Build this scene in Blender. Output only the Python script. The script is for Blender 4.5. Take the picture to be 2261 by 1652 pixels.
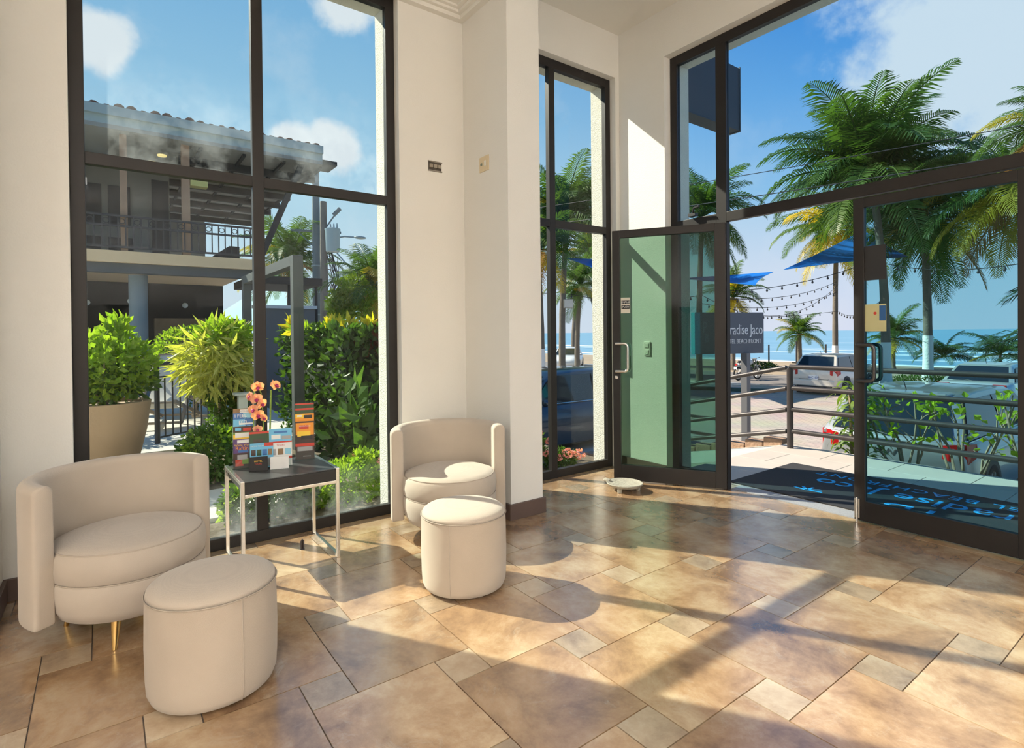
import bpy, bmesh, math, random
from mathutils import Vector, Matrix
for _o in list(bpy.data.objects): bpy.data.objects.remove(_o)
SC = bpy.context.scene
COL = SC.collection
R_ = math.radians

# ------------------------------------------------------------------ camera
YAW, PITCH, ROLL, FPX, SYPX, CAMH = -0.935229, -0.00875034, -0.00966612, 1222.16, -79.29, 1.3
_f = Vector((math.sin(YAW)*math.cos(PITCH), math.cos(YAW)*math.cos(PITCH), math.sin(PITCH)))
_r = Vector((math.cos(YAW), -math.sin(YAW), 0)); _u = _r.cross(_f)
CR = _r*math.cos(ROLL) + _u*math.sin(ROLL); CU = _u*math.cos(ROLL) - _r*math.sin(ROLL)
cam_d = bpy.data.cameras.new('camera'); cam = bpy.data.objects.new('camera', cam_d); COL.objects.link(cam)
cam_d.sensor_fit = 'HORIZONTAL'; cam_d.sensor_width = 36; cam_d.lens = FPX/2261*36
cam_d.shift_y = SYPX/2261; cam_d.clip_start = 0.05; cam_d.clip_end = 6000
_m = Matrix((CR, CU, -_f)).transposed().to_4x4(); _m.translation = (0, 0, CAMH)
cam.matrix_world = _m
SC.camera = cam

# ------------------------------------------------------------------ view, sky, sun
SC.view_settings.view_transform = 'Standard'; SC.view_settings.look = 'None'
SC.view_settings.gamma = 1; SC.view_settings.use_curve_mapping = False
SC.view_settings.exposure = 0.0

def sky_dir(x, y):
    v = CR*((x-1130.5)/FPX) - CU*((y-826-SYPX)/FPX) + _f
    return v.normalized()

W = bpy.data.worlds.new('sky'); SC.world = W; W.use_nodes = True
nt = W.node_tree; N = nt.nodes; L = nt.links; N.clear()
out = N.new('ShaderNodeOutputWorld'); bg = N.new('ShaderNodeBackground')
tc = N.new('ShaderNodeTexCoord'); nrm = N.new('ShaderNodeVectorMath'); nrm.operation = 'NORMALIZE'
L.new(tc.outputs['Generated'], nrm.inputs[0])
sep = N.new('ShaderNodeSeparateXYZ'); L.new(nrm.outputs[0], sep.inputs[0])
rmp = N.new('ShaderNodeValToRGB'); L.new(sep.outputs['Z'], rmp.inputs[0])
cr = rmp.color_ramp
cr.elements[0].position = 0.0; cr.elements[0].color = (.74, .80, .96, 1)
cr.elements[1].position = 1.0; cr.elements[1].color = (.04, .17, .55, 1)
for pos, c in ((.10, (.64, .77, .95, 1)), (.22, (.40, .66, .92, 1)), (.36, (.17, .46, .86, 1)), (.48, (.055, .31, .77, 1))):
    e = cr.elements.new(pos); e.color = c
# towards the sun the dome is paler
rm2 = N.new('ShaderNodeValToRGB'); L.new(sep.outputs['Z'], rm2.inputs[0]); c2 = rm2.color_ramp
c2.elements[0].position = 0.0; c2.elements[0].color = (.78, .86, .95, 1); c2.elements[1].position = 1.0; c2.elements[1].color = (.10, .28, .62, 1)
for pos, c in ((.10, (.70, .83, .93, 1)), (.22, (.52, .75, .90, 1)), (.36, (.36, .63, .85, 1)), (.50, (.24, .51, .80, 1))):
    e = c2.elements.new(pos); e.color = c
dt = N.new('ShaderNodeVectorMath'); dt.operation = 'DOT_PRODUCT'; L.new(nrm.outputs[0], dt.inputs[0]); dt.inputs[1].default_value = (-.85, -.527, 0)
mf = N.new('ShaderNodeMapRange'); L.new(dt.outputs['Value'], mf.inputs[0]); mf.inputs[1].default_value = -.15; mf.inputs[2].default_value = .55
mix0 = N.new('ShaderNodeMixRGB'); L.new(mf.outputs[0], mix0.inputs[0]); L.new(rmp.outputs[0], mix0.inputs[1]); L.new(rm2.outputs[0], mix0.inputs[2])
# clouds: soft noise over the whole dome + a few cumulus heaps
noi = N.new('ShaderNodeTexNoise'); noi.inputs['Scale'].default_value = 7; noi.inputs['Detail'].default_value = 8; noi.inputs['Roughness'].default_value = .58
L.new(nrm.outputs[0], noi.inputs['Vector'])
thin = N.new('ShaderNodeMapRange'); thin.inputs['From Min'].default_value = .54; thin.inputs['From Max'].default_value = .86
thin.inputs['To Max'].default_value = .40
L.new(noi.outputs['Fac'], thin.inputs['Value'])
prev = thin.outputs[0]
for (px, py, rad) in ((2215, 85, .17), (2120, 130, .09), (645, 330, .040), (735, 335, .042), (760, 0, .045), (205, 85, .042), (2290, 250, .10)):
    d = N.new('ShaderNodeVectorMath'); d.operation = 'DISTANCE'; L.new(nrm.outputs[0], d.inputs[0]); d.inputs[1].default_value = sky_dir(px, py)
    ma = N.new('ShaderNodeMath'); ma.operation = 'MULTIPLY_ADD'; L.new(noi.outputs['Fac'], ma.inputs[0])
    ma.inputs[1].default_value = -rad*2.4; L.new(d.outputs['Value'], ma.inputs[2])
    mr = N.new('ShaderNodeMapRange'); mr.interpolation_type = 'SMOOTHSTEP'
    mr.inputs['From Min'].default_value = -rad*.05; mr.inputs['From Max'].default_value = -rad*.55
    L.new(ma.outputs[0], mr.inputs['Value'])
    mx = N.new('ShaderNodeMath'); mx.operation = 'MAXIMUM'; L.new(prev, mx.inputs[0]); L.new(mr.outputs[0], mx.inputs[1]); prev = mx.outputs[0]
mixc = N.new('ShaderNodeMixRGB'); L.new(prev, mixc.inputs[0]); L.new(mix0.outputs[0], mixc.inputs[1]); mixc.inputs[2].default_value = (.90, .92, .95, 1)
L.new(mixc.outputs[0], bg.inputs[0]); bg.inputs[1].default_value = 0.92
L.new(bg.outputs[0], out.inputs[0])

sun_d = bpy.data.lights.new('sun', 'SUN'); sun_d.energy = 9.6; sun_d.angle = R_(.55); sun_d.color = (1, .91, .74)
sun = bpy.data.objects.new('sun', sun_d); COL.objects.link(sun)
SUN = Vector((1, .62, -.93)).normalized()
sun.rotation_euler = SUN.to_track_quat('-Z', 'Y').to_euler(); sun.location = (-20, -12, 20)

# ------------------------------------------------------------------ materials
MATS = {}
def nodes_mat(name):
    m = bpy.data.materials.new(name); m.use_nodes = True
    nt = m.node_tree; b = nt.nodes['Principled BSDF']
    return m, nt, b
def mat(name, col, rough=.6, metal=0, spec=.5, noise=None, bump=None, coat=0):
    """plain procedural: colour with noise variation (scale, amount) and bump (scale, strength)"""
    if name in MATS: return MATS[name]
    m, nt, b = nodes_mat(name)
    b.inputs['Base Color'].default_value = (*col, 1); b.inputs['Roughness'].default_value = rough
    b.inputs['Metallic'].default_value = metal; b.inputs['Specular IOR Level'].default_value = spec
    if coat: b.inputs['Coat Weight'].default_value = coat; b.inputs['Coat Roughness'].default_value = .05
    g = nt.nodes.new('ShaderNodeNewGeometry')
    if noise:
        n = nt.nodes.new('ShaderNodeTexNoise'); n.inputs['Scale'].default_value = noise[0]; n.inputs['Detail'].default_value = 5
        nt.links.new(g.outputs['Position'], n.inputs['Vector'])
        mx = nt.nodes.new('ShaderNodeMixRGB'); nt.links.new(n.outputs['Fac'], mx.inputs[0])
        a = noise[1]
        mx.inputs[1].default_value = (*[c*(1-a) for c in col], 1); mx.inputs[2].default_value = (*[min(1, c*(1+a)) for c in col], 1)
        nt.links.new(mx.outputs[0], b.inputs['Base Color'])
    if bump:
        n = nt.nodes.new('ShaderNodeTexNoise'); n.inputs['Scale'].default_value = bump[0]; n.inputs['Detail'].default_value = 4
        nt.links.new(g.outputs['Position'], n.inputs['Vector'])
        bp = nt.nodes.new('ShaderNodeBump'); bp.inputs['Strength'].default_value = bump[1]; bp.inputs['Distance'].default_value = .02
        nt.links.new(n.outputs['Fac'], bp.inputs['Height']); nt.links.new(bp.outputs[0], b.inputs['Normal'])
    MATS[name] = m; return m
def glass(name, tint, refl=.45):
    if name in MATS: return MATS[name]
    m = bpy.data.materials.new(name); m.use_nodes = True; nt = m.node_tree; nt.nodes.clear()
    o = nt.nodes.new('ShaderNodeOutputMaterial'); t = nt.nodes.new('ShaderNodeBsdfTransparent'); t.inputs[0].default_value = (*tint, 1)
    gl = nt.nodes.new('ShaderNodeBsdfGlossy'); gl.inputs['Roughness'].default_value = .01; gl.inputs[0].default_value = (refl, refl, refl, 1)
    fr = nt.nodes.new('ShaderNodeFresnel'); fr.inputs[0].default_value = 1.45
    mx = nt.nodes.new('ShaderNodeMixShader'); ge = nt.nodes.new('ShaderNodeNewGeometry'); iv = nt.nodes.new('ShaderNodeMath'); iv.operation = 'SUBTRACT'
    iv.inputs[0].default_value = 1; nt.links.new(ge.outputs['Backfacing'], iv.inputs[1])      # one reflection per pane: at the face where light enters
    fm = nt.nodes.new('ShaderNodeMath'); fm.operation = 'MULTIPLY'; nt.links.new(fr.outputs[0], fm.inputs[0]); nt.links.new(iv.outputs[0], fm.inputs[1])
    nt.links.new(fm.outputs[0], mx.inputs[0]); nt.links.new(t.outputs[0], mx.inputs[1]); nt.links.new(gl.outputs[0], mx.inputs[2]); nt.links.new(mx.outputs[0], o.inputs[0])
    MATS[name] = m; return m
def dirty_glass(name, tint, edge, axis_z0, height):
    """clear pane with salt-dust film (white diffuse specks) near its lower edge"""
    m = glass(name, tint); nt = m.node_tree
    o = [n for n in nt.nodes if n.type == 'OUTPUT_MATERIAL'][0]; base = o.inputs[0].links[0].from_socket
    g = nt.nodes.new('ShaderNodeNewGeometry'); s = nt.nodes.new('ShaderNodeSeparateXYZ'); nt.links.new(g.outputs['Position'], s.inputs[0])
    mr = nt.nodes.new('ShaderNodeMapRange'); nt.links.new(s.outputs['Z'], mr.inputs[0])
    mr.inputs[1].default_value = axis_z0; mr.inputs[2].default_value = axis_z0+height; mr.inputs[3].default_value = edge; mr.inputs[4].default_value = 0
    n1 = nt.nodes.new('ShaderNodeTexNoise'); n1.inputs['Scale'].default_value = 3.2; n1.inputs['Detail'].default_value = 7; n1.inputs['Roughness'].default_value = .72
    nt.links.new(g.outputs['Position'], n1.inputs['Vector'])
    m1 = nt.nodes.new('ShaderNodeMapRange'); nt.links.new(n1.outputs['Fac'], m1.inputs[0]); m1.inputs[1].default_value = .40; m1.inputs[2].default_value = .78
    mu = nt.nodes.new('ShaderNodeMath'); mu.operation = 'MULTIPLY'; nt.links.new(mr.outputs[0], mu.inputs[0]); nt.links.new(m1.outputs[0], mu.inputs[1])
    df = nt.nodes.new('ShaderNodeBsdfTranslucent'); df.inputs[0].default_value = (.85, .9, .9, 1)
    mx = nt.nodes.new('ShaderNodeMixShader'); nt.links.new(mu.outputs[0], mx.inputs[0]); nt.links.new(base, mx.inputs[1]); nt.links.new(df.outputs[0], mx.inputs[2])
    nt.links.new(mx.outputs[0], o.inputs[0]); return m
def leaf_mat(name, c1, c2, scale=3.0, trans=.45, rnd=False):
    if name in MATS: return MATS[name]
    m = bpy.data.materials.new(name); m.use_nodes = True; nt = m.node_tree; nt.nodes.clear()
    o = nt.nodes.new('ShaderNodeOutputMaterial'); g = nt.nodes.new('ShaderNodeNewGeometry')
    n = nt.nodes.new('ShaderNodeTexNoise'); n.inputs['Scale'].default_value = scale; n.inputs['Detail'].default_value = 6; n.inputs['Roughness'].default_value = .75
    nt.links.new(g.outputs['Position'], n.inputs['Vector'])
    mr = nt.nodes.new('ShaderNodeMapRange'); mr.inputs[1].default_value = .33; mr.inputs[2].default_value = .67; nt.links.new(n.outputs['Fac'], mr.inputs[0])
    mx = nt.nodes.new('ShaderNodeMixRGB'); mx.inputs[1].default_value = (*c1, 1); mx.inputs[2].default_value = (*c2, 1)
    if rnd:
        oi = nt.nodes.new('ShaderNodeObjectInfo'); ad = nt.nodes.new('ShaderNodeMath'); ad.operation = 'MULTIPLY_ADD'; ad.use_clamp = True
        ad.inputs[1].default_value = .45; nt.links.new(mr.outputs[0], ad.inputs[0])
        ml = nt.nodes.new('ShaderNodeMath'); ml.operation = 'MULTIPLY'; ml.inputs[1].default_value = .6; nt.links.new(oi.outputs['Random'], ml.inputs[0])
        nt.links.new(ml.outputs[0], ad.inputs[2]); nt.links.new(ad.outputs[0], mx.inputs[0])
    else: nt.links.new(mr.outputs[0], mx.inputs[0])
    d = nt.nodes.new('ShaderNodeBsdfPrincipled'); d.inputs['Roughness'].default_value = .45; d.inputs['Specular IOR Level'].default_value = .4
    t = nt.nodes.new('ShaderNodeBsdfTranslucent')
    br = nt.nodes.new('ShaderNodeMixRGB'); br.blend_type = 'MULTIPLY'; br.inputs[0].default_value = 1; br.inputs[2].default_value = (1.45, 1.45, .5, 1)
    nt.links.new(mx.outputs[0], d.inputs['Base Color']); nt.links.new(mx.outputs[0], br.inputs[1]); nt.links.new(br.outputs[0], t.inputs[0])
    ms = nt.nodes.new('ShaderNodeMixShader'); ms.inputs[0].default_value = trans
    nt.links.new(d.outputs[0], ms.inputs[1]); nt.links.new(t.outputs[0], ms.inputs[2]); nt.links.new(ms.outputs[0], o.inputs[0])
    MATS[name] = m; return m

# ------------------------------------------------------------------ mesh helpers
class MB:
    def __init__(s): s.v = []; s.f = []
    def add(s, vs, fs):
        n = len(s.v); s.v += [tuple(p) for p in vs]; s.f += [tuple(i+n for i in f) for f in fs]; return s
    def box(s, x0, x1, y0, y1, z0, z1):
        return s.add([(x0,y0,z0),(x1,y0,z0),(x1,y1,z0),(x0,y1,z0),(x0,y0,z1),(x1,y0,z1),(x1,y1,z1),(x0,y1,z1)],
                     [(0,3,2,1),(4,5,6,7),(0,1,5,4),(1,2,6,5),(2,3,7,6),(3,0,4,7)])
    def bar(s, a, b, w, h, up=(0,0,1)):
        a = Vector(a); b = Vector(b); d = (b-a).normalized(); u = Vector(up)
        if abs(d.dot(u)) > .95: u = Vector((1,0,0)) if abs(d.x) < .9 else Vector((0,1,0))
        sd = d.cross(u).normalized(); u = sd.cross(d).normalized(); sd *= w/2; u *= h/2
        return s.add([a-sd-u,a+sd-u,a+sd+u,a-sd+u,b-sd-u,b+sd-u,b+sd+u,b-sd+u],
                     [(0,1,2,3),(7,6,5,4),(0,4,5,1),(1,5,6,2),(2,6,7,3),(3,7,4,0)])
    def tube(s, pts, r, n=8, caps=True):
        pts = [Vector(p) for p in pts]; k = len(pts); rr = r if isinstance(r, (list, tuple)) else [r]*k
        base = len(s.v); pu = None
        for i, p in enumerate(pts):
            d = (pts[min(i+1,k-1)] - pts[max(i-1,0)]).normalized()
            if pu is None: pu = Vector((0,0,1)) if abs(d.z) < .9 else Vector((1,0,0))
            sd = d.cross(pu)
            if sd.length < 1e-6: sd = d.orthogonal()
            sd.normalize(); u = sd.cross(d).normalized(); pu = u
            for j in range(n):
                a = 2*math.pi*j/n; s.v.append(tuple(p + (sd*math.cos(a) + u*math.sin(a))*rr[i]))
        for i in range(k-1):
            for j in range(n):
                a = base+i*n+j; b = base+i*n+(j+1)%n; s.f.append((a, b, b+n, a+n))
        if caps:
            s.f.append(tuple(base+j for j in reversed(range(n)))); s.f.append(tuple(base+(k-1)*n+j for j in range(n)))
        return s
    def lathe(s, prof, n=32, c=(0,0,0), ax=(1,1)):
        base = len(s.v); k = len(prof)
        for (r, z) in prof:
            for j in range(n):
                a = 2*math.pi*j/n; s.v.append((c[0]+r*ax[0]*math.cos(a), c[1]+r*ax[1]*math.sin(a), c[2]+z))
        for i in range(k-1):
            for j in range(n):
                a = base+i*n+j; b = base+i*n+(j+1)%n; s.f.append((a, b, b+n, a+n))
        s.f.append(tuple(base+j for j in reversed(range(n)))); s.f.append(tuple(base+(k-1)*n+j for j in range(n)))
        return s
    def prism(s, poly, fn, t0, t1):
        """poly: list of (a,b); fn(a,b,t)->xyz"""
        n = len(poly); vs = [fn(a, b, t0) for a, b in poly] + [fn(a, b, t1) for a, b in poly]
        return s.add(vs, [tuple(reversed(range(n))), tuple(range(n, 2*n))] + [(i, (i+1) % n, n+(i+1) % n, n+i) for i in range(n)])
    def loft(s, rings, closed=True, caps=True):
        base = len(s.v); n = len(rings[0])
        for r in rings: s.v += [tuple(p) for p in r]
        for i in range(len(rings)-1):
            for j in range(n if closed else n-1):
                a = base+i*n+j; b = base+i*n+(j+1) % n; s.f.append((a, b, b+n, a+n))
        if caps: s.f.append(tuple(base+j for j in reversed(range(n)))); s.f.append(tuple(base+(len(rings)-1)*n+j for j in range(n)))
        return s
    def sphere(s, c, r, n=8, m=6, sc=(1,1,1)):
        prof = [(max(1e-4, r*math.sin(math.pi*i/m)), -r*math.cos(math.pi*i/m)) for i in range(m+1)]
        b = len(s.v); s.lathe(prof, n)
        for i in range(b, len(s.v)): x, y, z = s.v[i]; s.v[i] = (c[0]+x*sc[0], c[1]+y*sc[1], c[2]+z*sc[2])
        return s
    def mesh(s, name, smooth=False, bevel=0, seg=2, fix=True):
        me = bpy.data.meshes.new(name); me.from_pydata(s.v, [], s.f)
        if fix or bevel:
            bm = bmesh.new(); bm.from_mesh(me)
            if fix: bmesh.ops.recalc_face_normals(bm, faces=bm.faces)
            if bevel:
                ed = [e for e in bm.edges if len(e.link_faces) == 2 and e.calc_face_angle(0) > .5]
                bmesh.ops.bevel(bm, geom=ed, offset=bevel, segments=seg, profile=.6, affect='EDGES', clamp_overlap=True)
            bm.to_mesh(me); bm.free()
        if smooth:
            me.polygons.foreach_set('use_smooth', [True]*len(me.polygons))
            if smooth != 'all': me.set_sharp_from_angle(angle=R_(smooth if isinstance(smooth, (int, float)) and smooth > 1 else 40))
        me.update(); return me

RM = {}                                                   # root matrices, for parts given in world coordinates
def rootmat(o):
    while o.parent: o = o.parent
    return RM.get(o.name, Matrix.Identity(4))
def tag(o, label=None, cat=None, group=None, kind=None):
    if label: o['label'] = label
    if cat: o['category'] = cat
    if group: o['group'] = group
    if kind: o['kind'] = kind
    return o
def thing(name, label, cat, loc=(0,0,0), rz=0, group=None, kind=None):
    o = bpy.data.objects.new(name, None); COL.objects.link(o); o.empty_display_size = .1
    o.location = loc; o.rotation_euler = (0, 0, rz)
    RM[o.name] = Matrix.Translation(loc) @ Matrix.Rotation(rz, 4, 'Z')
    return tag(o, label, cat, group, kind)
def link(name, me, m, parent=None):
    o = bpy.data.objects.new(name, me); COL.objects.link(o)
    if m is not None and not me.materials: me.materials.append(m)
    if parent is not None: o.parent = parent
    return o
def part(name, mb, m, parent=None, world=False, smooth=False, bevel=0, seg=2, label=None, kind=None, fix=True):
    me = mb.mesh(name, smooth, bevel, seg, fix)
    if world and parent is not None: me.transform(rootmat(parent).inverted())
    o = link(name, me, m, parent)
    if label: o['label'] = label
    if kind: o['kind'] = kind
    return o
def solo(name, mb, m, label, cat, loc=None, smooth=False, bevel=0, group=None, kind=None, seg=2, fix=True):
    """a thing that is one mesh; mesh given in world coordinates, origin moved to loc"""
    me = mb.mesh(name, smooth, bevel, seg, fix)
    if loc is not None: me.transform(Matrix.Translation(loc).inverted())
    o = link(name, me, m)
    if loc is not None: o.location = loc
    return tag(o, label, cat, group, kind)
def struct(name, mb, m, parent=None, smooth=False, bevel=0, label=None):
    o = part(name, mb, m, parent, True, smooth, bevel)
    if parent is None: o['kind'] = 'structure'
    if label: o['label'] = label
    return o
def struct_root(name, label=None):
    o = bpy.data.objects.new(name, None); COL.objects.link(o); o['kind'] = 'structure'
    if label: o['label'] = label
    return o
def copy_tree(o, parent=None):
    c = o.copy(); COL.objects.link(c); c.parent = parent
    for ch in list(o.children): copy_tree(ch, c)
    return c
def text_mesh(body, size, extrude=.001, spacing=1.0, align='CENTER', shear=0):
    cu = bpy.data.curves.new('txt', 'FONT'); cu.body = body; cu.size = size; cu.extrude = extrude; cu.space_character = spacing
    cu.align_x = align; cu.align_y = 'CENTER'; cu.resolution_u = 3; cu.shear = shear
    ob = bpy.data.objects.new('txt', cu); COL.objects.link(ob)
    dg = bpy.context.evaluated_depsgraph_get(); me = bpy.data.meshes.new_from_object(ob.evaluated_get(dg))
    bpy.data.objects.remove(ob); bpy.data.curves.remove(cu)
    me.materials.clear(); return me
def lettering(name, body, size, m, parent, o, xd, yd, extrude=.001, spacing=1.0, align='CENTER', world=True, sx=1, shear=0, fit=None):
    """text with its centre at o, running along xd, its up along yd (world coordinates)"""
    me = text_mesh(body, size, extrude, spacing, align, shear)
    if fit: xs = [v.co.x for v in me.vertices]; sx = fit/(max(xs)-min(xs))
    x = Vector(xd).normalized(); y = Vector(yd).normalized(); z = x.cross(y)
    M = Matrix((x*sx, y, z)).transposed().to_4x4(); M.translation = Vector(o)
    me.transform(M)
    if world and parent is not None: me.transform(rootmat(parent).inverted())
    return link(name, me, m, parent)
# ------------------------------------------------------------------ room shell
XW, XF, XO = -3.68, -3.80, -3.95          # wall A: inner face, frame back, outer face
YW, YF, YO = 4.02, 4.15, 4.30             # wall B
ZC, ZC2 = 3.76, 4.15                      # ceiling over the seats, ceiling over the door bay
AY0, AY1, CY0, CY1 = -.135, 1.725, 2.60, 3.97
BX0, BX1 = -3.145, 1.10
HEAD = 3.735
paint = mat('white_paint', (.80, .78, .73), .85, noise=(1.2, .04), bump=(120, .12))
ceil_m = mat('ceiling_paint', (.80, .78, .72), .9, noise=(.8, .03), bump=(60, .05))
stucco = mat('beige_stucco', (.66, .64, .56), .95, noise=(6, .08), bump=(90, .5))
brown_trim = mat('brown_baseboard', (.115, .075, .06), .5, noise=(8, .12))
alu = mat('bronze_aluminium', (.024, .021, .020), .45, .15, .35, noise=(5, .12))
chrome = mat('brushed_steel', (.72, .70, .66), .26, 1.0)
dark_metal = mat('dark_painted_metal', (.05, .042, .042), .45, .2, noise=(14, .25))
black = mat('black_plastic', (.02, .02, .022), .5)
white_plastic = mat('white_plastic', (.78, .76, .68), .45)

def wall(name, boxes, m=paint):
    mb = MB()
    for b in boxes: mb.box(*b)
    return struct(name, mb, m)
RX, RY = 5.2, -4.6
wall('wall_left', [(XF, XW, RY, AY0, -.02, 4.4), (XF, XW, AY0, AY1, HEAD, 4.4), (XF, XW, AY1, CY0, -.02, 4.4),
                   (XF, XW, CY0, CY1, HEAD, 4.4), (XF, XW, CY1, YF, -.02, 4.4)])
wall('wall_left_outside', [(XO, XF, RY, AY0+.06, -.2, 4.9), (XO, XF, AY0+.06, AY1-.06, 3.68, 4.9), (XO, XF, AY1-.06, CY0+.06, -.2, 4.9),
                   (XO, XF, CY0+.06, CY1-.06, 3.68, 4.9), (XO, XF, CY1-.06, YO, -.2, 4.9)], stucco)
wall('wall_front', [(XW, BX0, YW, YF, -.02, 4.4), (BX0, BX1, YW, YF, HEAD, 4.4), (BX1, RX, YW, YF, -.02, 4.4)])
wall('wall_front_outside', [(XF, BX0+.05, YF, YO, -.2, 4.9), (BX0+.05, BX1-.05, YF, YO, 3.68, 4.9), (BX1-.05, RX, YF, YO, -.2, 4.9)], stucco)
wall('wall_right', [(RX, RX+.15, RY, YO, -.02, 4.9)])
wall('wall_back', [(XW, RX, RY-.15, RY, -.02, 4.9)])
wall('wall_pier', [(XW, -3.10, 2.265, 2.55, -.01, ZC2+.1)])
wall('wall_corner', [(XW, -3.30, -.62, -.415, -.01, ZC+.05)])
wall('ceiling', [(XW, RX, RY, 2.42, ZC, 4.9)], ceil_m)
wall('ceiling_bay', [(XW, RX, 2.42, YW, ZC2, 4.9)], ceil_m)
# cornice above the seats, stepped plaster
cm = MB()
for k, (d, z0, z1) in enumerate(((.05, 3.695, 3.725), (.08, 3.725, 3.745), (.11, 3.745, 3.762))):
    cm.box(XW, XW+d, -.41, 2.265, z0, z1); cm.box(XW+d, -3.10, 2.265-d, 2.265, z0, z1)
struct('trim_1', cm, ceil_m)
bb = MB(); bb.box(XW, XW+.018, -.415, AY0-.01, 0, .11).box(XW, XW+.018, AY1+.01, 2.265, 0, .11); struct('baseboard_left', bb, brown_trim, bevel=.003)
bb = MB(); bb.box(XW, -3.10, 2.247, 2.265, 0, .11).box(-3.10, -3.082, 2.247, 2.568, 0, .11).box(XW, -3.10, 2.55, 2.568, 0, .11); struct('baseboard_pier', bb, brown_trim, bevel=.003)
bb = MB(); bb.box(XW, BX0, YW-.018, YW, 0, .11); struct('baseboard_front', bb, brown_trim, bevel=.003)
bb = MB(); bb.box(XW+.02, -3.282, -.415, -.397, 0, .11).box(-3.30, -3.282, -.62, -.415, 0, .11); struct('baseboard_corner', bb, brown_trim, bevel=.003)

# ------------------------------------------------------------------ floor of two tile sizes (pinwheel)
def tile_mat(name, base):
    m, nt, b = nodes_mat(name); N = nt.nodes; L = nt.links
    g = N.new('ShaderNodeNewGeometry'); oi = N.new('ShaderNodeObjectInfo')
    sc = N.new('ShaderNodeVectorMath'); sc.operation = 'SCALE'; sc.inputs['Scale'].default_value = 37
    cb = N.new('ShaderNodeCombineXYZ')
    for i in range(3): L.new(oi.outputs['Random'], cb.inputs[i])
    L.new(cb.outputs[0], sc.inputs[0])
    ad = N.new('ShaderNodeVectorMath'); L.new(g.outputs['Position'], ad.inputs[0]); L.new(sc.outputs[0], ad.inputs[1])
    def noi(s, det, rough, dist=0):
        n = N.new('ShaderNodeTexNoise'); n.inputs['Scale'].default_value = s; n.inputs['Detail'].default_value = det
        n.inputs['Roughness'].default_value = rough; n.inputs['Distortion'].default_value = dist; L.new(ad.outputs[0], n.inputs['Vector']); return n
    n1 = noi(2.8, 9, .70, .25)
    r1 = N.new('ShaderNodeValToRGB'); L.new(n1.outputs['Fac'], r1.inputs[0]); e = r1.color_ramp.elements
    e[0].position = .33; e[0].color = (*base[0], 1); e[1].position = .68; e[1].color = (*base[2], 1)
    k = e.new(.50); k.color = (*base[1], 1)
    n2 = noi(7, 10, .80, .7)
    r2 = N.new('ShaderNodeMapRange'); L.new(n2.outputs['Fac'], r2.inputs[0]); r2.inputs[1].default_value = .55; r2.inputs[2].default_value = .75; r2.inputs[4].default_value = .55
    mx = N.new('ShaderNodeMixRGB'); L.new(r2.outputs[0], mx.inputs[0]); L.new(r1.outputs[0], mx.inputs[1]); mx.inputs[2].default_value = (.56, .48, .36, 1)
    hs = N.new('ShaderNodeHueSaturation'); L.new(mx.outputs[0], hs.inputs['Color'])
    mr = N.new('ShaderNodeMapRange'); L.new(oi.outputs['Random'], mr.inputs[0]); mr.inputs[3].default_value = .86; mr.inputs[4].default_value = 1.15; L.new(mr.outputs[0], hs.inputs['Value'])
    L.new(hs.outputs[0], b.inputs['Base Color'])
    n3 = noi(14, 4, .6)
    rr = N.new('ShaderNodeMapRange'); L.new(n3.outputs['Fac'], rr.inputs[0]); rr.inputs[3].default_value = .15; rr.inputs[4].default_value = .28; L.new(rr.outputs[0], b.inputs['Roughness'])
    b.inputs['Specular IOR Level'].default_value = .7; b.inputs['Coat Weight'].default_value = 1.0; b.inputs['Coat IOR'].default_value = 1.85; b.inputs['Coat Roughness'].default_value = .22
    bp = N.new('ShaderNodeBump'); bp.inputs['Strength'].default_value = .08; bp.inputs['Distance'].default_value = .004; L.new(n2.outputs['Fac'], bp.inputs['Height']); L.new(bp.outputs[0], b.inputs['Normal'])
    return m
TILE = tile_mat('stone_tile', ((.20, .112, .058), (.40, .245, .128), (.58, .44, .275)))
TILE2 = tile_mat('stone_tile_pale', ((.24, .16, .10), (.41, .30, .195), (.54, .44, .31)))
grout = mat('grout', (.15, .12, .095), .9)
fb = MB(); fb.box(XF+.01, RX, RY, YF, -.12, -.005)
floor = struct('floor', fb, grout)
GAP = .0022
TX0, TX1, TY0, TY1 = -3.79, 1.7, -1.2, 4.14
def tile_box(x0, x1, y0, y1, m, parent, cache, name='tile', z=0, th=.008, gap=GAP, bev=0, clip=None):
    a, b, c, d = clip or (TX0, TX1, TY0, TY1)
    cx0, cx1, cy0, cy1 = max(x0+gap, a), min(x1-gap, b), max(y0+gap, c), min(y1-gap, d)
    if cx1-cx0 < .02 or cy1-cy0 < .02: return
    key = (round(cx1-cx0, 4), round(cy1-cy0, 4), m.name)
    if key not in cache:
        w, h = (cx1-cx0)/2, (cy1-cy0)/2
        cache[key] = MB().box(-w, w, -h, h, -th, 0).mesh(name, bevel=bev, seg=1)
    o = link(name, cache[key], m, parent); o.location = ((cx0+cx1)/2, (cy0+cy1)/2, z); return o
SX, SY_, LX, LY = .167, .163, .512, .473
v1 = (SX, LY); v2 = (-LX, SY_); cache = {}
for mm in range(-14, 16):
    for nn in range(-14, 16):
        x = -2.114 + mm*v1[0] + nn*v2[0]; y = .564 + mm*v1[1] + nn*v2[1]
        tile_box(x, x+SX, y, y+SY_, TILE2, floor, cache)
        tile_box(x+SX-LX, x+SX, y+SY_, y+SY_+LY, TILE, floor, cache)
# the lobby floor behind the camera, too far round to be seen: one screed
struct('floor_back', MB().box(TX1, RX, RY, 4.14, -.005, 0).box(XF+.02, TX1, RY, TY0, -.005, 0), mat('screed', (.40, .28, .18), .35))

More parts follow.
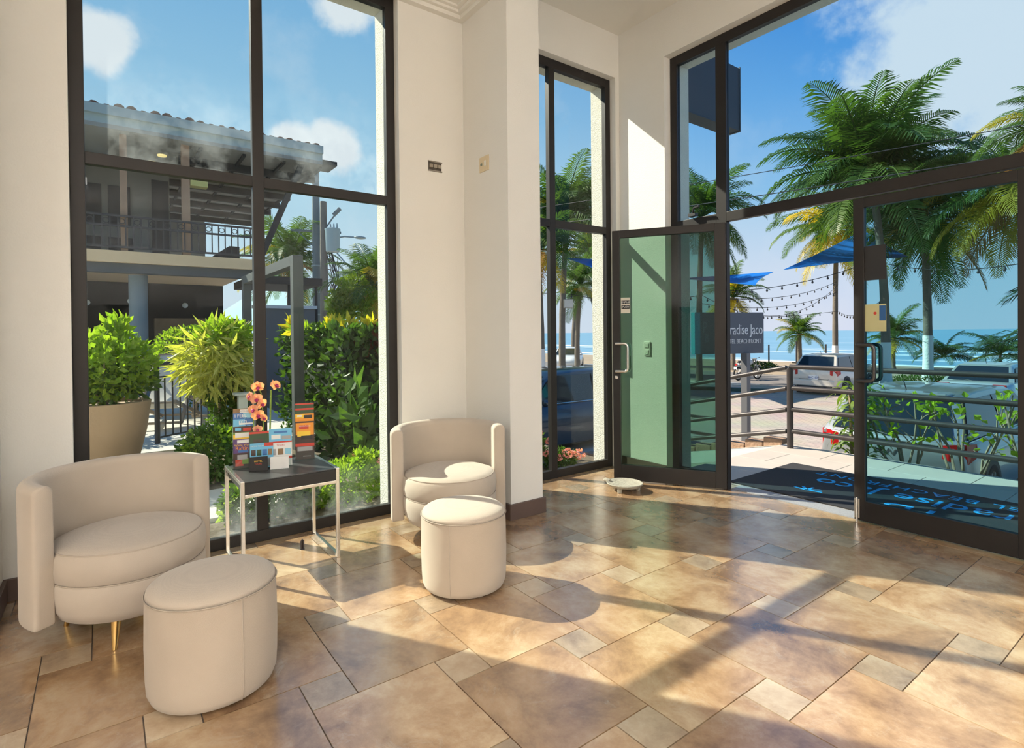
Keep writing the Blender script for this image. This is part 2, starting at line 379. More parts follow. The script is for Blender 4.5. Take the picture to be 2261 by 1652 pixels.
# ------------------------------------------------------------------ windows
gA = dirty_glass('pane_upper', (.93, .98, .99), .16, 2.30, .62)
gA2 = dirty_glass('pane_lower', (.93, .98, .985), .16, .07, .35)
gC = glass('pane_clear', (.95, .98, .985))
gB = glass('pane_blue', (.84, .94, 1.0))
gD = glass('pane_door', (.50, .64, .56))
gR = glass('pane_leaf', (.60, .83, .87))
def vframe(root, x, spans, m=alu, d=.05):
    for nme, y0, y1, z0, z1 in spans: struct(nme, MB().box(x-d/2, x+d/2, y0, y1, z0, z1), m, root, bevel=.003)
def hframe(root, y, spans, m=alu, d=.05):
    for nme, x0, x1, z0, z1 in spans: struct(nme, MB().box(x0, x1, y-d/2, y+d/2, z0, z1), m, root, bevel=.003)
w1 = struct_root('window_1', 'tall bronze framed window beside the armchairs')
X = -3.775
vframe(w1, X, [('jamb', AY0, -.069, 0, HEAD), ('jamb', 1.659, AY1, 0, HEAD), ('mullion', .763, .83, .072, 3.655),
               ('sill_rail', -.069, 1.659, 0, .072), ('head_rail', -.069, 1.659, 3.655, HEAD),
               ('transom', -.069, .763, 2.235, 2.30), ('transom', .83, 1.659, 2.235, 2.30)])
for (y0, y1) in ((-.069, .763), (.83, 1.659)):
    struct('pane', MB().box(X-.004, X+.004, y0, y1, .072, 2.235), gA2, w1)
    struct('pane', MB().box(X-.004, X+.004, y0, y1, 2.30, 3.655), gA, w1)
w2 = struct_root('window_2', 'narrow tall bronze framed window between pier and corner')
vframe(w2, X, [('jamb', CY0, 2.66, 0, HEAD), ('jamb', 3.905, CY1, 0, HEAD), ('mullion', 3.196, 3.262, .072, 3.655),
               ('sill_rail', 2.66, 3.905, 0, .072), ('head_rail', 2.66, 3.905, 3.655, HEAD),
               ('transom', 2.66, 3.196, 2.245, 2.31), ('transom', 3.262, 3.905, 2.245, 2.31)])
vframe(w2, X+.028, [('slide_rail', 3.893, 3.915, 1.05, 2.2)], d=.02)
for (y0, y1) in ((2.66, 3.196), (3.262, 3.905)):
    struct('pane', MB().box(X-.004, X+.004, y0, y1, .072, 2.245), gC, w2)
    struct('pane', MB().box(X-.004, X+.004, y0, y1, 2.31, 3.655), gC, w2)
w3 = struct_root('window_3', 'bronze framed shopfront glazing over and beside the door')
Y = 4.125
hframe(w3, Y, [('jamb', BX0, -3.075, 0, HEAD), ('mullion', -2.69, -2.597, 0, 3.655), ('jamb', .98, BX1, 0, HEAD),
               ('head_rail', -3.075, .98, 3.655, HEAD), ('transom', -2.597, .98, 2.197, 2.275), ('transom', -3.075, -2.69, 2.197, 2.275),
               ('sill_rail', -3.075, -2.69, 0, .10), ('mullion', -.72, -.64, 0, 2.197), ('sill_rail', -.64, .98, 0, .10), ('mullion', -.30, -.22, 2.275, 3.655)])
struct('pane', MB().box(-3.075, -2.69, Y-.004, Y+.004, .10, 2.197), glass('pane_side', (.66, .83, .86)), w3)
struct('pane', MB().box(-3.075, -2.69, Y-.004, Y+.004, 2.275, 3.655), gB, w3)
struct('pane', MB().box(-2.597, -.30, Y-.004, Y+.004, 2.275, 3.655), gB, w3)
struct('pane', MB().box(-.22, .98, Y-.004, Y+.004, 2.275, 3.655), gB, w3)
struct('pane', MB().box(-.64, .98, Y-.004, Y+.004, .10, 2.197), gR, w3)
struct('closer_bracket', MB().box(-2.93, -2.86, Y-.075, Y-.03, 2.285, 2.31).tube([(-2.895, Y-.055, 2.30), (-2.86, Y-.09, 2.345), (-2.80, Y-.10, 2.352)], .010, 6), black, w3)

def pull(root, u0, u1, z0, z1, side, m, w=.013, off=.055):
    """crank shaped D pull: u along the leaf, side = +-1 face"""
    r = .03; pts = [(u0, side*.024, z1), (u0, side*off, z1)]
    n = 5
    pts += [(u0+(u1-u0)*.35, side*off, z1)]
    for i in range(n+1):
        a = math.pi/2*i/n; s = 1 if u1 > u0 else -1
        pts.append((u1-s*r+s*r*math.sin(a), side*off, z1-r+r*math.cos(a)))
    for i in range(n+1):
        a = math.pi/2*i/n; s = 1 if u1 > u0 else -1
        pts.append((u1-s*r+s*r*math.cos(a), side*off, z0+r-r*math.sin(a)))
    pts += [(u0+(u1-u0)*.35, side*off, z0), (u0, side*off, z0), (u0, side*.024, z0)]
    return part('handle', MB().tube(pts, w, 10), m, root, smooth=50)
def leaf(name, label, loc, rz, width, gm, hm, flip=False):
    root = thing(name, None, None, loc, rz, kind='structure'); root['label'] = label
    H = 2.185; s = .065
    for nme, x0, x1, z0, z1 in (('stile', 0, s+.02, .012, H), ('stile', width-s, width, .012, H), ('bottom_rail', s+.02, width-s, .012, .145), ('top_rail', s+.02, width-s, H-.065, H)):
        part(nme, MB().box(x0, x1, -.0225, .0225, z0, z1), alu, root, bevel=.003)
    part('pane', MB().box(s+.02, width-s, -.004, .004, .145, H-.065), gm, root)
    pull(root, width-.035, width-.135, .96, 1.20, 1, hm); pull(root, width-.035, width-.135, .96, 1.20, -1, hm)
    return root
d1 = leaf('door_1', 'open glass door leaf with bronze frame, swung into the room', (-2.60, 4.09, 0), math.atan2(-.485, -.79), .925, gD, chrome)
part('lock', MB().lathe([(.001, -.028), (.013, -.028), (.016, -.024), (.016, .028), (.010, .030), (.001, .030)], 16), chrome, d1).matrix_local = Matrix.Translation((.893, 0, .905)) @ Matrix.Rotation(R_(90), 4, 'X')
st = part('sticker', MB().box(.775, .855, .0042, .0052, 1.465, 1.60), mat('sticker_paper', (.72, .68, .58), .6), d1)
part('sticker_band', MB().box(.780, .850, .0052, .0058, 1.545, 1.575), black, st); part('sticker_band', MB().box(.780, .850, .0052, .0058, 1.503, 1.535), black, st)
_wl = mat('white_print', (.8, .8, .78), .6)
lettering('lettering', 'EMPUJE', .024, _wl, st, (.815, .0062, 1.560), (-1, 0, 0), (0, 0, 1), .0002, world=False, shear=.2)
lettering('lettering', 'PUSH', .024, _wl, st, (.815, .0062, 1.519), (-1, 0, 0), (0, 0, 1), .0002, world=False, shear=.2)
d2 = leaf('door_2', 'closed glass door leaf with pull handles coloured dark as if backlit', (-.725, 4.125, 0), math.pi, .925, gR, mat('backlit_steel', (.10, .10, .105), .3, .9))  # handle steel darkened in its colour to look backlit
part('floor_bolt', MB().box(.885, .918, .0225, .040, .03, .16).tube([(.9, .046, .0), (.9, .046, .17)], .008, 8), chrome, d2, bevel=.002)
part('sticker', MB().box(.735, .862, .0042, .0050, 1.63, 1.86), black, d2, label='square black sticker on the pane')
cs = part('sticker', MB().box(.735, .862, .0042, .0050, 1.29, 1.47), mat('card_sticker', (.55, .52, .28), .5), d2, label='yellowed card sticker with red and blue marks')
part('mark', MB().box(.737, .775, .0050, .0056, 1.36, 1.46), mat('mark_blue', (.02, .10, .28), .5), cs)
part('mark', MB().lathe([(.001, .0), (.010, .0), (.010, .0006), (.001, .0006)], 12), mat('mark_red', (.6, .05, .03), .5), cs).matrix_local = Matrix.Translation((.80, .005, 1.41)) @ Matrix.Rotation(R_(-90), 4, 'X')
struct('threshold', MB().box(-2.597, BX1-.05, 4.15, 4.30, -.12, .004), mat('threshold_granite', (.30, .30, .31), .7, noise=(160, .5)))['kind'] = 'structure'

# ------------------------------------------------------------------ wall fittings
sw = thing('light_switch', 'white double light switch on the sunlit wall behind the open door', 'light switch', (-3.352, YW, 1.147))
part('plate', MB().box(-.036, .036, -.012, 0, -.065, .065), white_plastic, sw, bevel=.006)
for z in (-.03, .03): part('rocker', MB().box(-.02, .02, -.018, -.012, z-.02, z+.02), white_plastic, sw, bevel=.003)
ob = thing('wall_box', 'open dark electrical wall box with no cover', 'outlet box', (XW, 2.012, 2.553))
part('back_box', MB().box(0, .004, -.055, .055, -.032, .032), mat('box_dark', (.09, .075, .06), .8, noise=(60, .6)), ob, bevel=.002)
for y in (-.035, 0, .035): part('terminal', MB().box(.004, .014, y-.014, y+.014, -.012, .014), mat('terminal', (.32, .28, .22), .6), ob, bevel=.002)
for z in (.034, -.034): part('rim', MB().box(0, .01, -.058, .058, z-.004, z+.004), mat('box_rim', (.28, .25, .21), .7), ob)
cv = thing('cover_plate', 'cream blank socket plate on the side of the pier', 'outlet', (-3.388, 2.265, 2.544))
part('plate', MB().box(-.06, .06, -.008, 0, -.055, .055), mat('cream_plastic', (.70, .58, .38), .5), cv, bevel=.003)
part('socket', MB().box(-.04, -.02, -.012, -.008, -.008, .008), mat('socket_green', (.16, .20, .16), .5), cv); part('socket', MB().box(.008, .03, -.012, -.008, -.02, .02), white_plastic, cv, bevel=.002)

# ------------------------------------------------------------------ added ceiling fill lights, unseen (over and behind the camera)
fill_rim = mat('fill_rim', (.75, .75, .74), .5)
fill_m, _nt, _b = nodes_mat('fill_diffuser'); _b.inputs['Emission Color'].default_value = (1, .93, .82, 1); _b.inputs['Emission Strength'].default_value = .6
for i, (x, y) in enumerate(((.9, -.6), (3.2, -.6), (4.3, -2.0), (.9, -3.0), (3.2, -3.4))):
    t = thing('ceiling_fill', 'added unseen square fill light on the ceiling', 'fill light', (x, y, ZC), group='added ceiling fill lights')
    part('frame', MB().box(-.46, .46, -.46, -.43, -.09, 0).box(-.46, .46, .43, .46, -.09, 0).box(-.46, -.43, -.43, .43, -.09, 0).box(.43, .46, -.43, .43, -.09, 0), fill_rim, t)
    part('diffuser', MB().box(-.43, .43, -.43, .43, -.012, 0), fill_m, t)
    ld = bpy.data.lights.new('fill_light', 'AREA'); ld.shape = 'SQUARE'; ld.size = .84; ld.energy = 46; ld.color = (1, .97, .93)
    lo = bpy.data.objects.new('fill_light', ld); COL.objects.link(lo); lo.parent = t; lo.location = (0, 0, -.02)

# unseen uplighters added to brighten the ceiling and upper walls
up_m = mat('fill_stem', (.30, .28, .25), .4, .6)
for i, (x, y) in enumerate(((1.2, -4.0), (4.6, -2.6), (4.6, .2), (4.5, 2.0), (4.4, 3.3))):
    t = thing('fill_uplight', 'added unseen fill uplighter at the rear of the room', 'floor lamp', (x, y, 0), group='added fill uplighters')
    part('base', MB().lathe([(.001, 0), (.15, 0), (.15, .015), (.03, .03), (.001, .03)], 24), up_m, t); part('stem', MB().tube([(0, 0, .02), (0, 0, 1.75)], .014, 10), up_m, t, smooth=50)
    part('bowl', MB().lathe([(.02, 1.74), (.10, 1.77), (.19, 1.86), (.20, 1.87), (.18, 1.86), (.09, 1.79), (.02, 1.77)], 28), up_m, t, smooth=50)
    ld = bpy.data.lights.new('fill_light', 'AREA'); ld.shape = 'DISK'; ld.size = .30; ld.energy = 72; ld.color = (1, .97, .93)
    lo = bpy.data.objects.new('fill_light', ld); COL.objects.link(lo); lo.parent = t; lo.location = (0, 0, 1.875); lo.rotation_euler = (math.pi, 0, 0)
# ------------------------------------------------------------------ fabric
def fabric(name, col):
    m, nt, b = nodes_mat(name); N = nt.nodes; L = nt.links
    tcn = N.new('ShaderNodeTexCoord')
    w1_ = N.new('ShaderNodeTexWave'); w1_.wave_type = 'BANDS'; w1_.bands_direction = 'Z'; w1_.inputs['Scale'].default_value = 210; w1_.inputs['Distortion'].default_value = 5; w1_.inputs['Detail'].default_value = 2
    w2_ = N.new('ShaderNodeTexWave'); w2_.wave_type = 'BANDS'; w2_.bands_direction = 'DIAGONAL'; w2_.inputs['Scale'].default_value = 150; w2_.inputs['Distortion'].default_value = 5
    L.new(tcn.outputs['Object'], w1_.inputs[0]); L.new(tcn.outputs['Object'], w2_.inputs[0])
    n = N.new('ShaderNodeTexNoise'); n.inputs['Scale'].default_value = 4; n.inputs['Detail'].default_value = 5; L.new(tcn.outputs['Object'], n.inputs[0])
    a = N.new('ShaderNodeMath'); L.new(w1_.outputs['Fac'], a.inputs[0]); L.new(w2_.outputs['Fac'], a.inputs[1])
    h = N.new('ShaderNodeMath'); h.operation = 'MULTIPLY_ADD'; h.inputs[1].default_value = .22; L.new(a.outputs[0], h.inputs[0]); L.new(n.outputs['Fac'], h.inputs[2])
    mr = N.new('ShaderNodeMapRange'); mr.inputs[1].default_value = .3; mr.inputs[2].default_value = 1.1; L.new(h.outputs[0], mr.inputs[0])
    mx = N.new('ShaderNodeMixRGB'); L.new(mr.outputs[0], mx.inputs[0]); mx.inputs[1].default_value = (*[c*.86 for c in col], 1); mx.inputs[2].default_value = (*[min(1, c*1.1) for c in col], 1)
    L.new(mx.outputs[0], b.inputs['Base Color']); b.inputs['Roughness'].default_value = .95; b.inputs['Specular IOR Level'].default_value = .15
    b.inputs['Sheen Weight'].default_value = .25; b.inputs['Sheen Roughness'].default_value = .5
    bp = N.new('ShaderNodeBump'); bp.inputs['Strength'].default_value = .18; bp.inputs['Distance'].default_value = .002; L.new(a.outputs[0], bp.inputs['Height']); L.new(bp.outputs[0], b.inputs['Normal'])
    return m
linen = fabric('beige_linen', (.50, .42, .335)); velvet = fabric('beige_velvet', (.52, .445, .365))
seam_m = mat('beige_piping', (.45, .38, .31), .9)
brass = mat('brass', (.78, .52, .20), .22, 1.0)

# ------------------------------------------------------------------ ottomans
def ottoman(label, loc, rz):
    t = thing('ottoman', label, 'ottoman', loc, rz, group='round ottomans')
    r = .218; H = .405
    body = [(.001, .010), (r-.03, .010), (r-.012, .018), (r-.003, .04), (r, .09), (r+.002, .2), (r, .33), (r-.001, H-.028)]
    part('body', MB().lathe(body, 64), linen, t, smooth=60)
    top = [(r-.001, H-.028), (r-.006, H-.012), (r-.02, H-.001), (r-.05, H+.007), (r-.1, H+.013), (.06, H+.015), (.001, H+.015)]
    part('top', MB().lathe([(.001, H-.03)] + top, 64), velvet, t, smooth='all')
    ring = [((r+.0015)*math.cos(a), (r+.0015)*math.sin(a), H-.028) for a in [2*math.pi*i/64 for i in range(65)]]
    part('top_seam', MB().tube(ring, .0022, 6, False), seam_m, t, smooth=60)
    for a in (0, math.pi):
        pts = [((rr+.001)*math.cos(a), (rr+.001)*math.sin(a), z) for rr, z in body[2:]]
        part('side_seam', MB().tube(pts, .0022, 6), seam_m, t, smooth=60)
    for i in range(4):
        a = math.pi/4 + i*math.pi/2
        part('foot', MB().box(-.02, .02, -.012, .012, 0, .012), seam_m, t, bevel=.003).matrix_local = Matrix.Rotation(a, 4, 'Z') @ Matrix.Translation((r-.06, 0, 0))
    return t
_ra = lambda x, y: math.atan2(-y, -x)
ottoman('round beige ottoman nearest the camera, in front of the left armchair', (-2.333, .318, 0), _ra(-2.333, .318)+.42)
ottoman('round beige ottoman in the sun in front of the armchair by the pier', (-2.462, 1.493, 0), _ra(-2.462, 1.493)-.32)

# ------------------------------------------------------------------ tub armchairs
def armchair(label, loc, rz):
    """faces +X locally"""
    t = thing('armchair', label, 'armchair', loc, rz, group='beige tub armchairs')
    Ro, th, z0, z1 = .372, .078, .125, .70
    # upholstered wall swept round the back
    def prof():
        p = []; ri, ro = Ro-th, Ro; q = .034
        for cx, cz, a0 in ((ro-.012, z0+.012, -90), (ro-q, z1-q, 0), (ri+q, z1-q, 90), (ri+.012, z0+.012, 180)):
            rr = .012 if cz < .4 else q
            for k in range(6): a = R_(a0+90*k/5); p.append((cx+rr*math.cos(a), cz+rr*math.sin(a)))
        return p
    pf = prof(); mid = (Ro-th/2, (z0+z1)/2); rings = []
    A0, A1 = R_(82), R_(278); n = 56
    arc = [A0 + (A1-A0)*i/n for i in range(n+1)]
    def ring(a, s, sz, off=0):
        c, sn = math.cos(a), math.sin(a); tx, ty = -sn, c
        return [((mid[0]+(r-mid[0])*s)*c + tx*off, (mid[0]+(r-mid[0])*s)*sn + ty*off, mid[1]+(z-mid[1])*sz) for r, z in pf]
    e = .014
    for k, (s, sz, off) in enumerate(((.70, .965, -e), (.88, .985, -e*.75), (.97, .996, -e*.3))): rings.append(ring(A0, s, sz, off))
    rings += [ring(a, 1, 1) for a in arc]
    for s, sz, off in ((.97, .996, e*.3), (.88, .985, e*.75), (.70, .965, e)): rings.append(ring(A1, s, sz, off))
    part('backrest', MB().loft(rings), velvet, t, smooth=70)
    for a, sg in ((A0, -1), (A1, 1)):
        for ri in (Ro-.004, Ro-th+.004):
            part('arm_seam', MB().tube([(ri*math.cos(a)-math.sin(a)*sg*.002, ri*math.sin(a)+math.cos(a)*sg*.002, z) for z in (z0+.02, .3, .5, z1-.03)], .0022, 6), seam_m, t, smooth=60)
    ring_t = [((Ro-.016)*math.cos(a), (Ro-.016)*math.sin(a), z1-.008) for a in arc]
    part('top_seam', MB().tube(ring_t, .002, 6), seam_m, t, smooth=60)
    # round seat: cushion on a bulging base
    c = (.042, 0, 0); rs = .292
    cush = [(.001, .285), (rs-.006, .285), (rs+.003, .296), (rs+.010, .34), (rs+.004, .395), (rs-.012, .415), (rs-.05, .428), (rs-.13, .438), (.08, .442), (.001, .442)]
    part('seat_cushion', MB().lathe(cush, 64, c), velvet, t, smooth='all')
    base = [(.001, .118), (rs-.055, .118), (rs-.025, .128), (rs-.004, .17), (rs+.006, .23), (rs+.005, .278), (rs-.002, .288), (.001, .288)]
    part('seat_base', MB().lathe(base, 64, c), velvet, t, smooth='all')
    for rr, z in ((rs-.008, .412), (rs+.001, .287)):
        part('seat_seam', MB().tube([(c[0]+rr*math.cos(2*math.pi*i/64), rr*math.sin(2*math.pi*i/64), z) for i in range(65)], .003, 6, False), seam_m, t, smooth=60)
    for a in (38, 142, 218, 322):
        x, y = .225*math.cos(R_(a))+.02, .225*math.sin(R_(a)); ox, oy = .035*math.cos(R_(a)), .035*math.sin(R_(a))
        part('leg', MB().tube([(x, y, .122), (x+ox, y+oy, 0)], [.020, .0095], 16), brass, t, smooth=50)
    return t
armchair('beige tub armchair at the left, beside the dark window frame', (-3.10, .07, 0), math.atan2(.42, .9))
armchair('beige tub armchair in the corner against the white pier', (-3.15, 1.80, 0), math.atan2(-.36, .93))

# ------------------------------------------------------------------ side table
tb = thing('side_table', 'small black side table with a chrome tube frame', 'table', (-3.45, .835, 0))
tx0, tx1, ty0, ty1 = -3.69, -3.205, .572, 1.10
part('top', MB().box(tx0+.02, tx1-.003, ty0+.02, ty1-.02, .515, .522), mat('table_slate', (.045, .047, .048), .32, noise=(30, .5)), tb, True, bevel=.002)
part('apron', MB().box(tx0+.022, tx1, ty0+.02, ty1-.02, .452, .515), mat('table_black', (.012, .012, .013), .4), tb, True, bevel=.002)
w = .02
for y in (ty0, ty1-w):
    for x in (tx0, tx1-w): part('leg', MB().box(x, x+w, y, y+w, 0, .524), chrome, tb, True, bevel=.002)
    part('side_rail', MB().box(tx0+w, tx1-w, y, y+w, .504, .524), chrome, tb, True, bevel=.002)
    part('floor_rail', MB().box(tx0+w, tx1-w, y, y+w, 0, .02), chrome, tb, True, bevel=.002)
for x in (tx0, tx1-w): part('rail', MB().box(x, x+w, ty0+w, ty1-w, .434, .452), chrome, tb, True, bevel=.002)

# ------------------------------------------------------------------ leaflets in clear holders
acr = glass('clear_acrylic', (.93, .97, .96), .9)
def cmat(n, c, r=.35): return mat('print_'+n, c, r)
P = dict(white=cmat('white', (.78, .78, .76)), blue=cmat('blue', (.05, .16, .42)), sky=cmat('sky', (.16, .48, .72)), red=cmat('red', (.55, .05, .03)),
         purple=cmat('purple', (.11, .06, .20)), yellow=cmat('yellow', (.85, .55, .05)), orange=cmat('orange', (.80, .30, .03)), green=cmat('green', (.03, .07, .03)),
         brown=cmat('brown', (.25, .15, .07)), black=cmat('black', (.015, .015, .017)), dark=cmat('dark', (.06, .035, .03)), lime=cmat('lime', (.18, .28, .05)), grey=cmat('grey', (.35, .35, .36)), cyan=cmat('cyan', (.25, .55, .70)))
TZ = .522
YAWT = math.atan2(3.45, -.835)                        # towards the camera in plan is roughly +x
def card(name, label, cat, c, yaw, w, h, lean, base, patches, texts=(), group=None, z0=TZ):
    """card whose lower edge centre is c=(x,y) at z0, facing yaw, leaning back by lean radians; patches (u0,u1,v0,v1,mat) in 0..1; texts (str,u,v,size,mat)"""
    t = thing(name, label, cat, (c[0], c[1], z0), yaw, group=group)
    def P3(u, v, d): return (d*math.cos(lean) - v*math.sin(lean), u, v*math.cos(lean) + d*math.sin(lean))
    def slab(u0, u1, v0, v1, d0, d1):
        return MB().add([P3(u, v, d) for d in (d0, d1) for u, v in ((u0, v0), (u1, v0), (u1, v1), (u0, v1))], [(3,2,1,0),(4,5,6,7),(0,1,5,4),(1,2,6,5),(2,3,7,6),(3,0,4,7)])
    b = part('sheet', slab(-w/2, w/2, 0, h, 0, .0022), base, t)
    for k, (u0, u1, v0, v1, m) in enumerate(patches):
        part('print', slab((u0-.5)*w, (u1-.5)*w, v0*h, v1*h, .0022, .0026+.0001*k), m, t)
    for s, u, v, sz, m in texts:
        o = P3((u-.5)*w, v*h, .0042)
        me = text_mesh(s, sz, .0002); M = Matrix((Vector((0, 1, 0)), Vector((-math.sin(lean), 0, math.cos(lean))), Vector((math.cos(lean), 0, math.sin(lean))))).transposed().to_4x4(); M.translation = o
        me.transform(M); link('lettering', me, m, t)
    return t
def holder(label, c, yaw, w, tiers, dx=.026, hz=.07, back=None):
    """stepped acrylic holder; tiers count front to back"""
    t = thing('leaflet_holder', label, 'leaflet holder', (c[0], c[1], TZ), yaw)
    for k in range(tiers):
        x = -k*dx; z = k*hz
        part('pocket_front', MB().box(x+.010, x+.013, -w/2, w/2, z, z+.055), acr, t)
    D = (tiers-1)*dx
    part('back', MB().box(-D-.018, -D-.015, -w/2, w/2, 0, back or (tiers*hz+.09)), acr, t)
    for s in (-1, 1):
        y = s*(w/2+.0015); pts = [(.013, 0), (-D-.018, 0), (-D-.018, tiers*hz+.06), (-D-.005, tiers*hz+.06), (.013, .06)]
        part('side', MB().prism(pts, lambda a, b, u: (a, u, b), y-.0015, y+.0015), acr, t)
    part('base', MB().box(-D-.015, .010, -w/2, w/2, 0, .003), acr, t)
    return t
def local(c, yaw, x, y): return (c[0]+x*math.cos(yaw)-y*math.sin(yaw), c[1]+x*math.sin(yaw)+y*math.cos(yaw))
# left: tall narrow holder with five leaflets
c1 = (-3.545, .650); y1 = math.atan2(-.650-.1, 3.545); wl = .105
holder('tall clear leaflet holder at the left of the side table', c1, y1, .112, 3, .024, .07, .34)
gl = 'leaflets on the side table'
def lf(k, label, base, patches, texts, x, z, h=.17): p = local(c1, y1, x, 0); return card('leaflet', label, 'leaflet', p, y1, wl, h, .04, base, patches, texts, gl, TZ+z)
lf(0, 'purple leaflet with orange lettering over white water rafters', P['purple'], [(.0, 1, 0, .52, P['dark']), (.1, .5, .08, .3, P['red']), (.45, .9, .14, .34, P['lime']), (.2, .7, .30, .46, P['grey']), (.2, .8, .86, .97, P['white']), (.25, .75, .54, .62, P['blue'])],
   (('White Water', .5, .79, .017, P['yellow']), ('Rafting', .5, .68, .030, P['orange'])), 0.004, .004)
lf(1, 'leaflet with a bright river scene, above the purple one', P['lime'], [(0, 1, .80, 1, P['dark']), (.1, .4, .86, .96, P['sky']), (.5, .9, .84, .95, P['red']), (0, 1, .55, .72, P['yellow']), (.1, .9, .62, .78, P['white'])], (), -.014, .075)
lf(2, 'lower blue and white leaflet reading FEEL AIR', P['blue'], [(.0, .6, .74, .99, P['sky']), (.3, 1, .80, .86, P['white'])], (('FEEL', .52, .88, .026, P['white']), ('AIR', .72, .72, .026, P['cyan'])), -.022, .118)
lf(3, 'upper blue and white leaflet reading I FEEL AIR', P['blue'], [(.5, 1, .84, .99, P['cyan']), (.2, .9, .70, .76, P['white'])], (('I FEEL', .38, .90, .026, P['white']), ('AIR', .72, .78, .026, P['cyan'])), -.030, .152)
lf(4, 'brown leaflet with a white tag, topmost of the left holder', P['brown'], [(.35, .95, .84, .97, P['white']), (.3, .9, .62, .76, P['grey'])], (('HOTEL BEACH', .65, .905, .011, P['grey']),), -.038, .187, .16)
# middle: low holder with two leaflets; cards in front
c2 = (-3.47, .780); y2 = math.atan2(-.85, 3.47)
holder('low clear leaflet holder in the middle of the side table', c2, y2, .225, 1, .026, .07, .17)
card('leaflet', 'dark green leaflet with a red corner stripe behind the light blue one', 'leaflet', local(c2, y2, -.012, -.058), y2, .105, .212, .06, P['green'], [(.0, 1, .93, .985, P['red']), (.2, .7, .60, .78, P['dark']), (.4, .8, .5, .62, P['brown'])], (), gl, TZ+.004)
card('leaflet', 'light blue leaflet with four round photographs', 'leaflet', local(c2, y2, .004, -.045), y2, .125, .145, .06, P['sky'], [(.62, 1, .86, 1, P['red']), (.05, .25, .50, .74, P['dark']), (.29, .49, .50, .74, P['green']), (.53, .73, .50, .74, P['blue']), (.77, .95, .50, .74, P['brown']), (.5, .95, .06, .40, P['grey'])], (('PACIFIC TOURS', .32, .88, .010, P['white']),), gl, TZ+.004)
card('leaflet', 'blue and white leaflet with boats and red bands', 'leaflet', local(c2, y2, -.006, .058), y2, .125, .220, .06, P['white'], [(0, 1, .66, 1, P['sky']), (.1, .5, .72, .84, P['white']), (.55, .95, .70, .80, P['grey']), (.2, .8, .88, .93, P['blue']), (0, 1, .62, .66, P['red']), (.05, .30, .30, .46, P['grey']), (.37, .62, .30, .46, P['brown']), (.69, .95, .30, .46, P['cyan']), (0, 1, .18, .25, P['red'])], (('TOURS', .5, .55, .014, P['red']),), gl, TZ+.004)
kb = thing('card_holder', 'small black holder of dark business cards at the table edge', 'card holder', (local(c2, y2, .055, -.06)[0], local(c2, y2, .055, -.06)[1], TZ), y2-.08)
part('tray', MB().box(-.022, .012, -.05, .05, 0, .012).box(.010, .014, -.05, .05, 0, .035), P['black'], kb, bevel=.002)
part('cards', MB().box(-.018, .006, -.045, .045, .012, .078), P['black'], kb, bevel=.001)
part('front_card', MB().box(.014, .0155, -.05, .05, .004, .084), P['black'], kb)
lettering('lettering', 'HOTEL', .014, P['yellow'], kb, (.0162, 0, .058), (0, 1, 0), (0, 0, 1), .0002, world=False)
lettering('lettering', 'TOURS', .012, P['red'], kb, (.0162, 0, .042), (0, 1, 0), (0, 0, 1), .0002, world=False)
wc = thing('card_stack', 'stack of blank white cards standing at the table edge', 'cards', (local(c2, y2, .052, .052)[0], local(c2, y2, .052, .052)[1], TZ), y2)
part('cards', MB().box(-.014, .004, -.046, .046, .004, .07), P['white'], wc, bevel=.001); part('front_card', MB().box(.004, .0055, -.05, .05, .0, .072), P['white'], wc)
part('rest', MB().box(-.02, .012, -.046, .046, 0, .004), acr, wc)
# right: tall holder with orange leaflets
c3 = (-3.555, 1.005); y3 = math.atan2(-1.0, 3.55)
holder('clear leaflet holder at the right rear of the side table', c3, y3, .118, 2, .024, .09, .27)
def rf(label, base, patches, texts, x, z, h): p = local(c3, y3, x, 0); return card('leaflet', label, 'leaflet', p, y3, .11, h, .05, base, patches, texts, gl, TZ+z)
rf('leaflet with an orange sunset and red waves, front of the right holder', P['dark'], [(.02, .98, .64, .96, P['orange']), (.1, .8, .60, .74, P['yellow']), (.3, .9, .52, .62, P['black']), (.2, .7, .80, .90, P['red']), (0, 1, .34, .42, P['red']), (.1, .9, .22, .33, P['grey'])], (('ADVENTURES', .5, .875, .011, P['white']), ('COSTA RICA', .6, .08, .008, P['white'])), .004, .004, .235)
rf('yellow and black leaflet behind the sunset one', P['orange'], [(0, .5, .86, .98, P['yellow']), (.45, .9, .84, .95, P['black']), (.1, .35, .90, .96, P['white'])], (), -.016, .095, .19)
rf('dark leaflet with a red top stripe, second from the back of the right holder', P['green'], [(0, 1, .93, .99, P['red'])], (), -.024, .14, .18)
rf('rearmost dark leaflet with a red top stripe in the right holder', P['green'], [(0, 1, .94, .99, P['red'])], (), -.032, .175, .175)

# ------------------------------------------------------------------ orchid
orc = thing('orchid', 'artificial orchid with peach blossoms among the leaflets', 'orchid', (-3.575, .775, TZ))
gstem = mat('orchid_green', (.20, .32, .05), .45, noise=(40, .3)); petal_m = leaf_mat('orchid_petal', (.78, .33, .20), (.90, .50, .34), 18, .35); lip_m = mat('orchid_lip', (.38, .03, .14), .5)
part('pot', MB().lathe([(.001, 0), (.038, 0), (.05, .08), (.046, .083), (.042, .07), (.001, .07)], 20), P['black'], orc, smooth=50)
s1 = [(0, .0, .07), (.0, -.005, .2), (.0, -.01, .33), (.005, -.018, .43), (.012, -.035, .475), (.02, -.055, .46), (.03, -.068, .40), (.035, -.07, .30), (.035, -.066, .2)]
part('stem', MB().tube(s1, .0035, 6), gstem, orc, smooth=60)
part('stem', MB().tube([(.0, .02, .07), (.0, .03, .2), (-.002, .036, .34), (-.002, .040, .445)], [.0055, .005, .005, .0055], 8), gstem, orc, smooth=60)
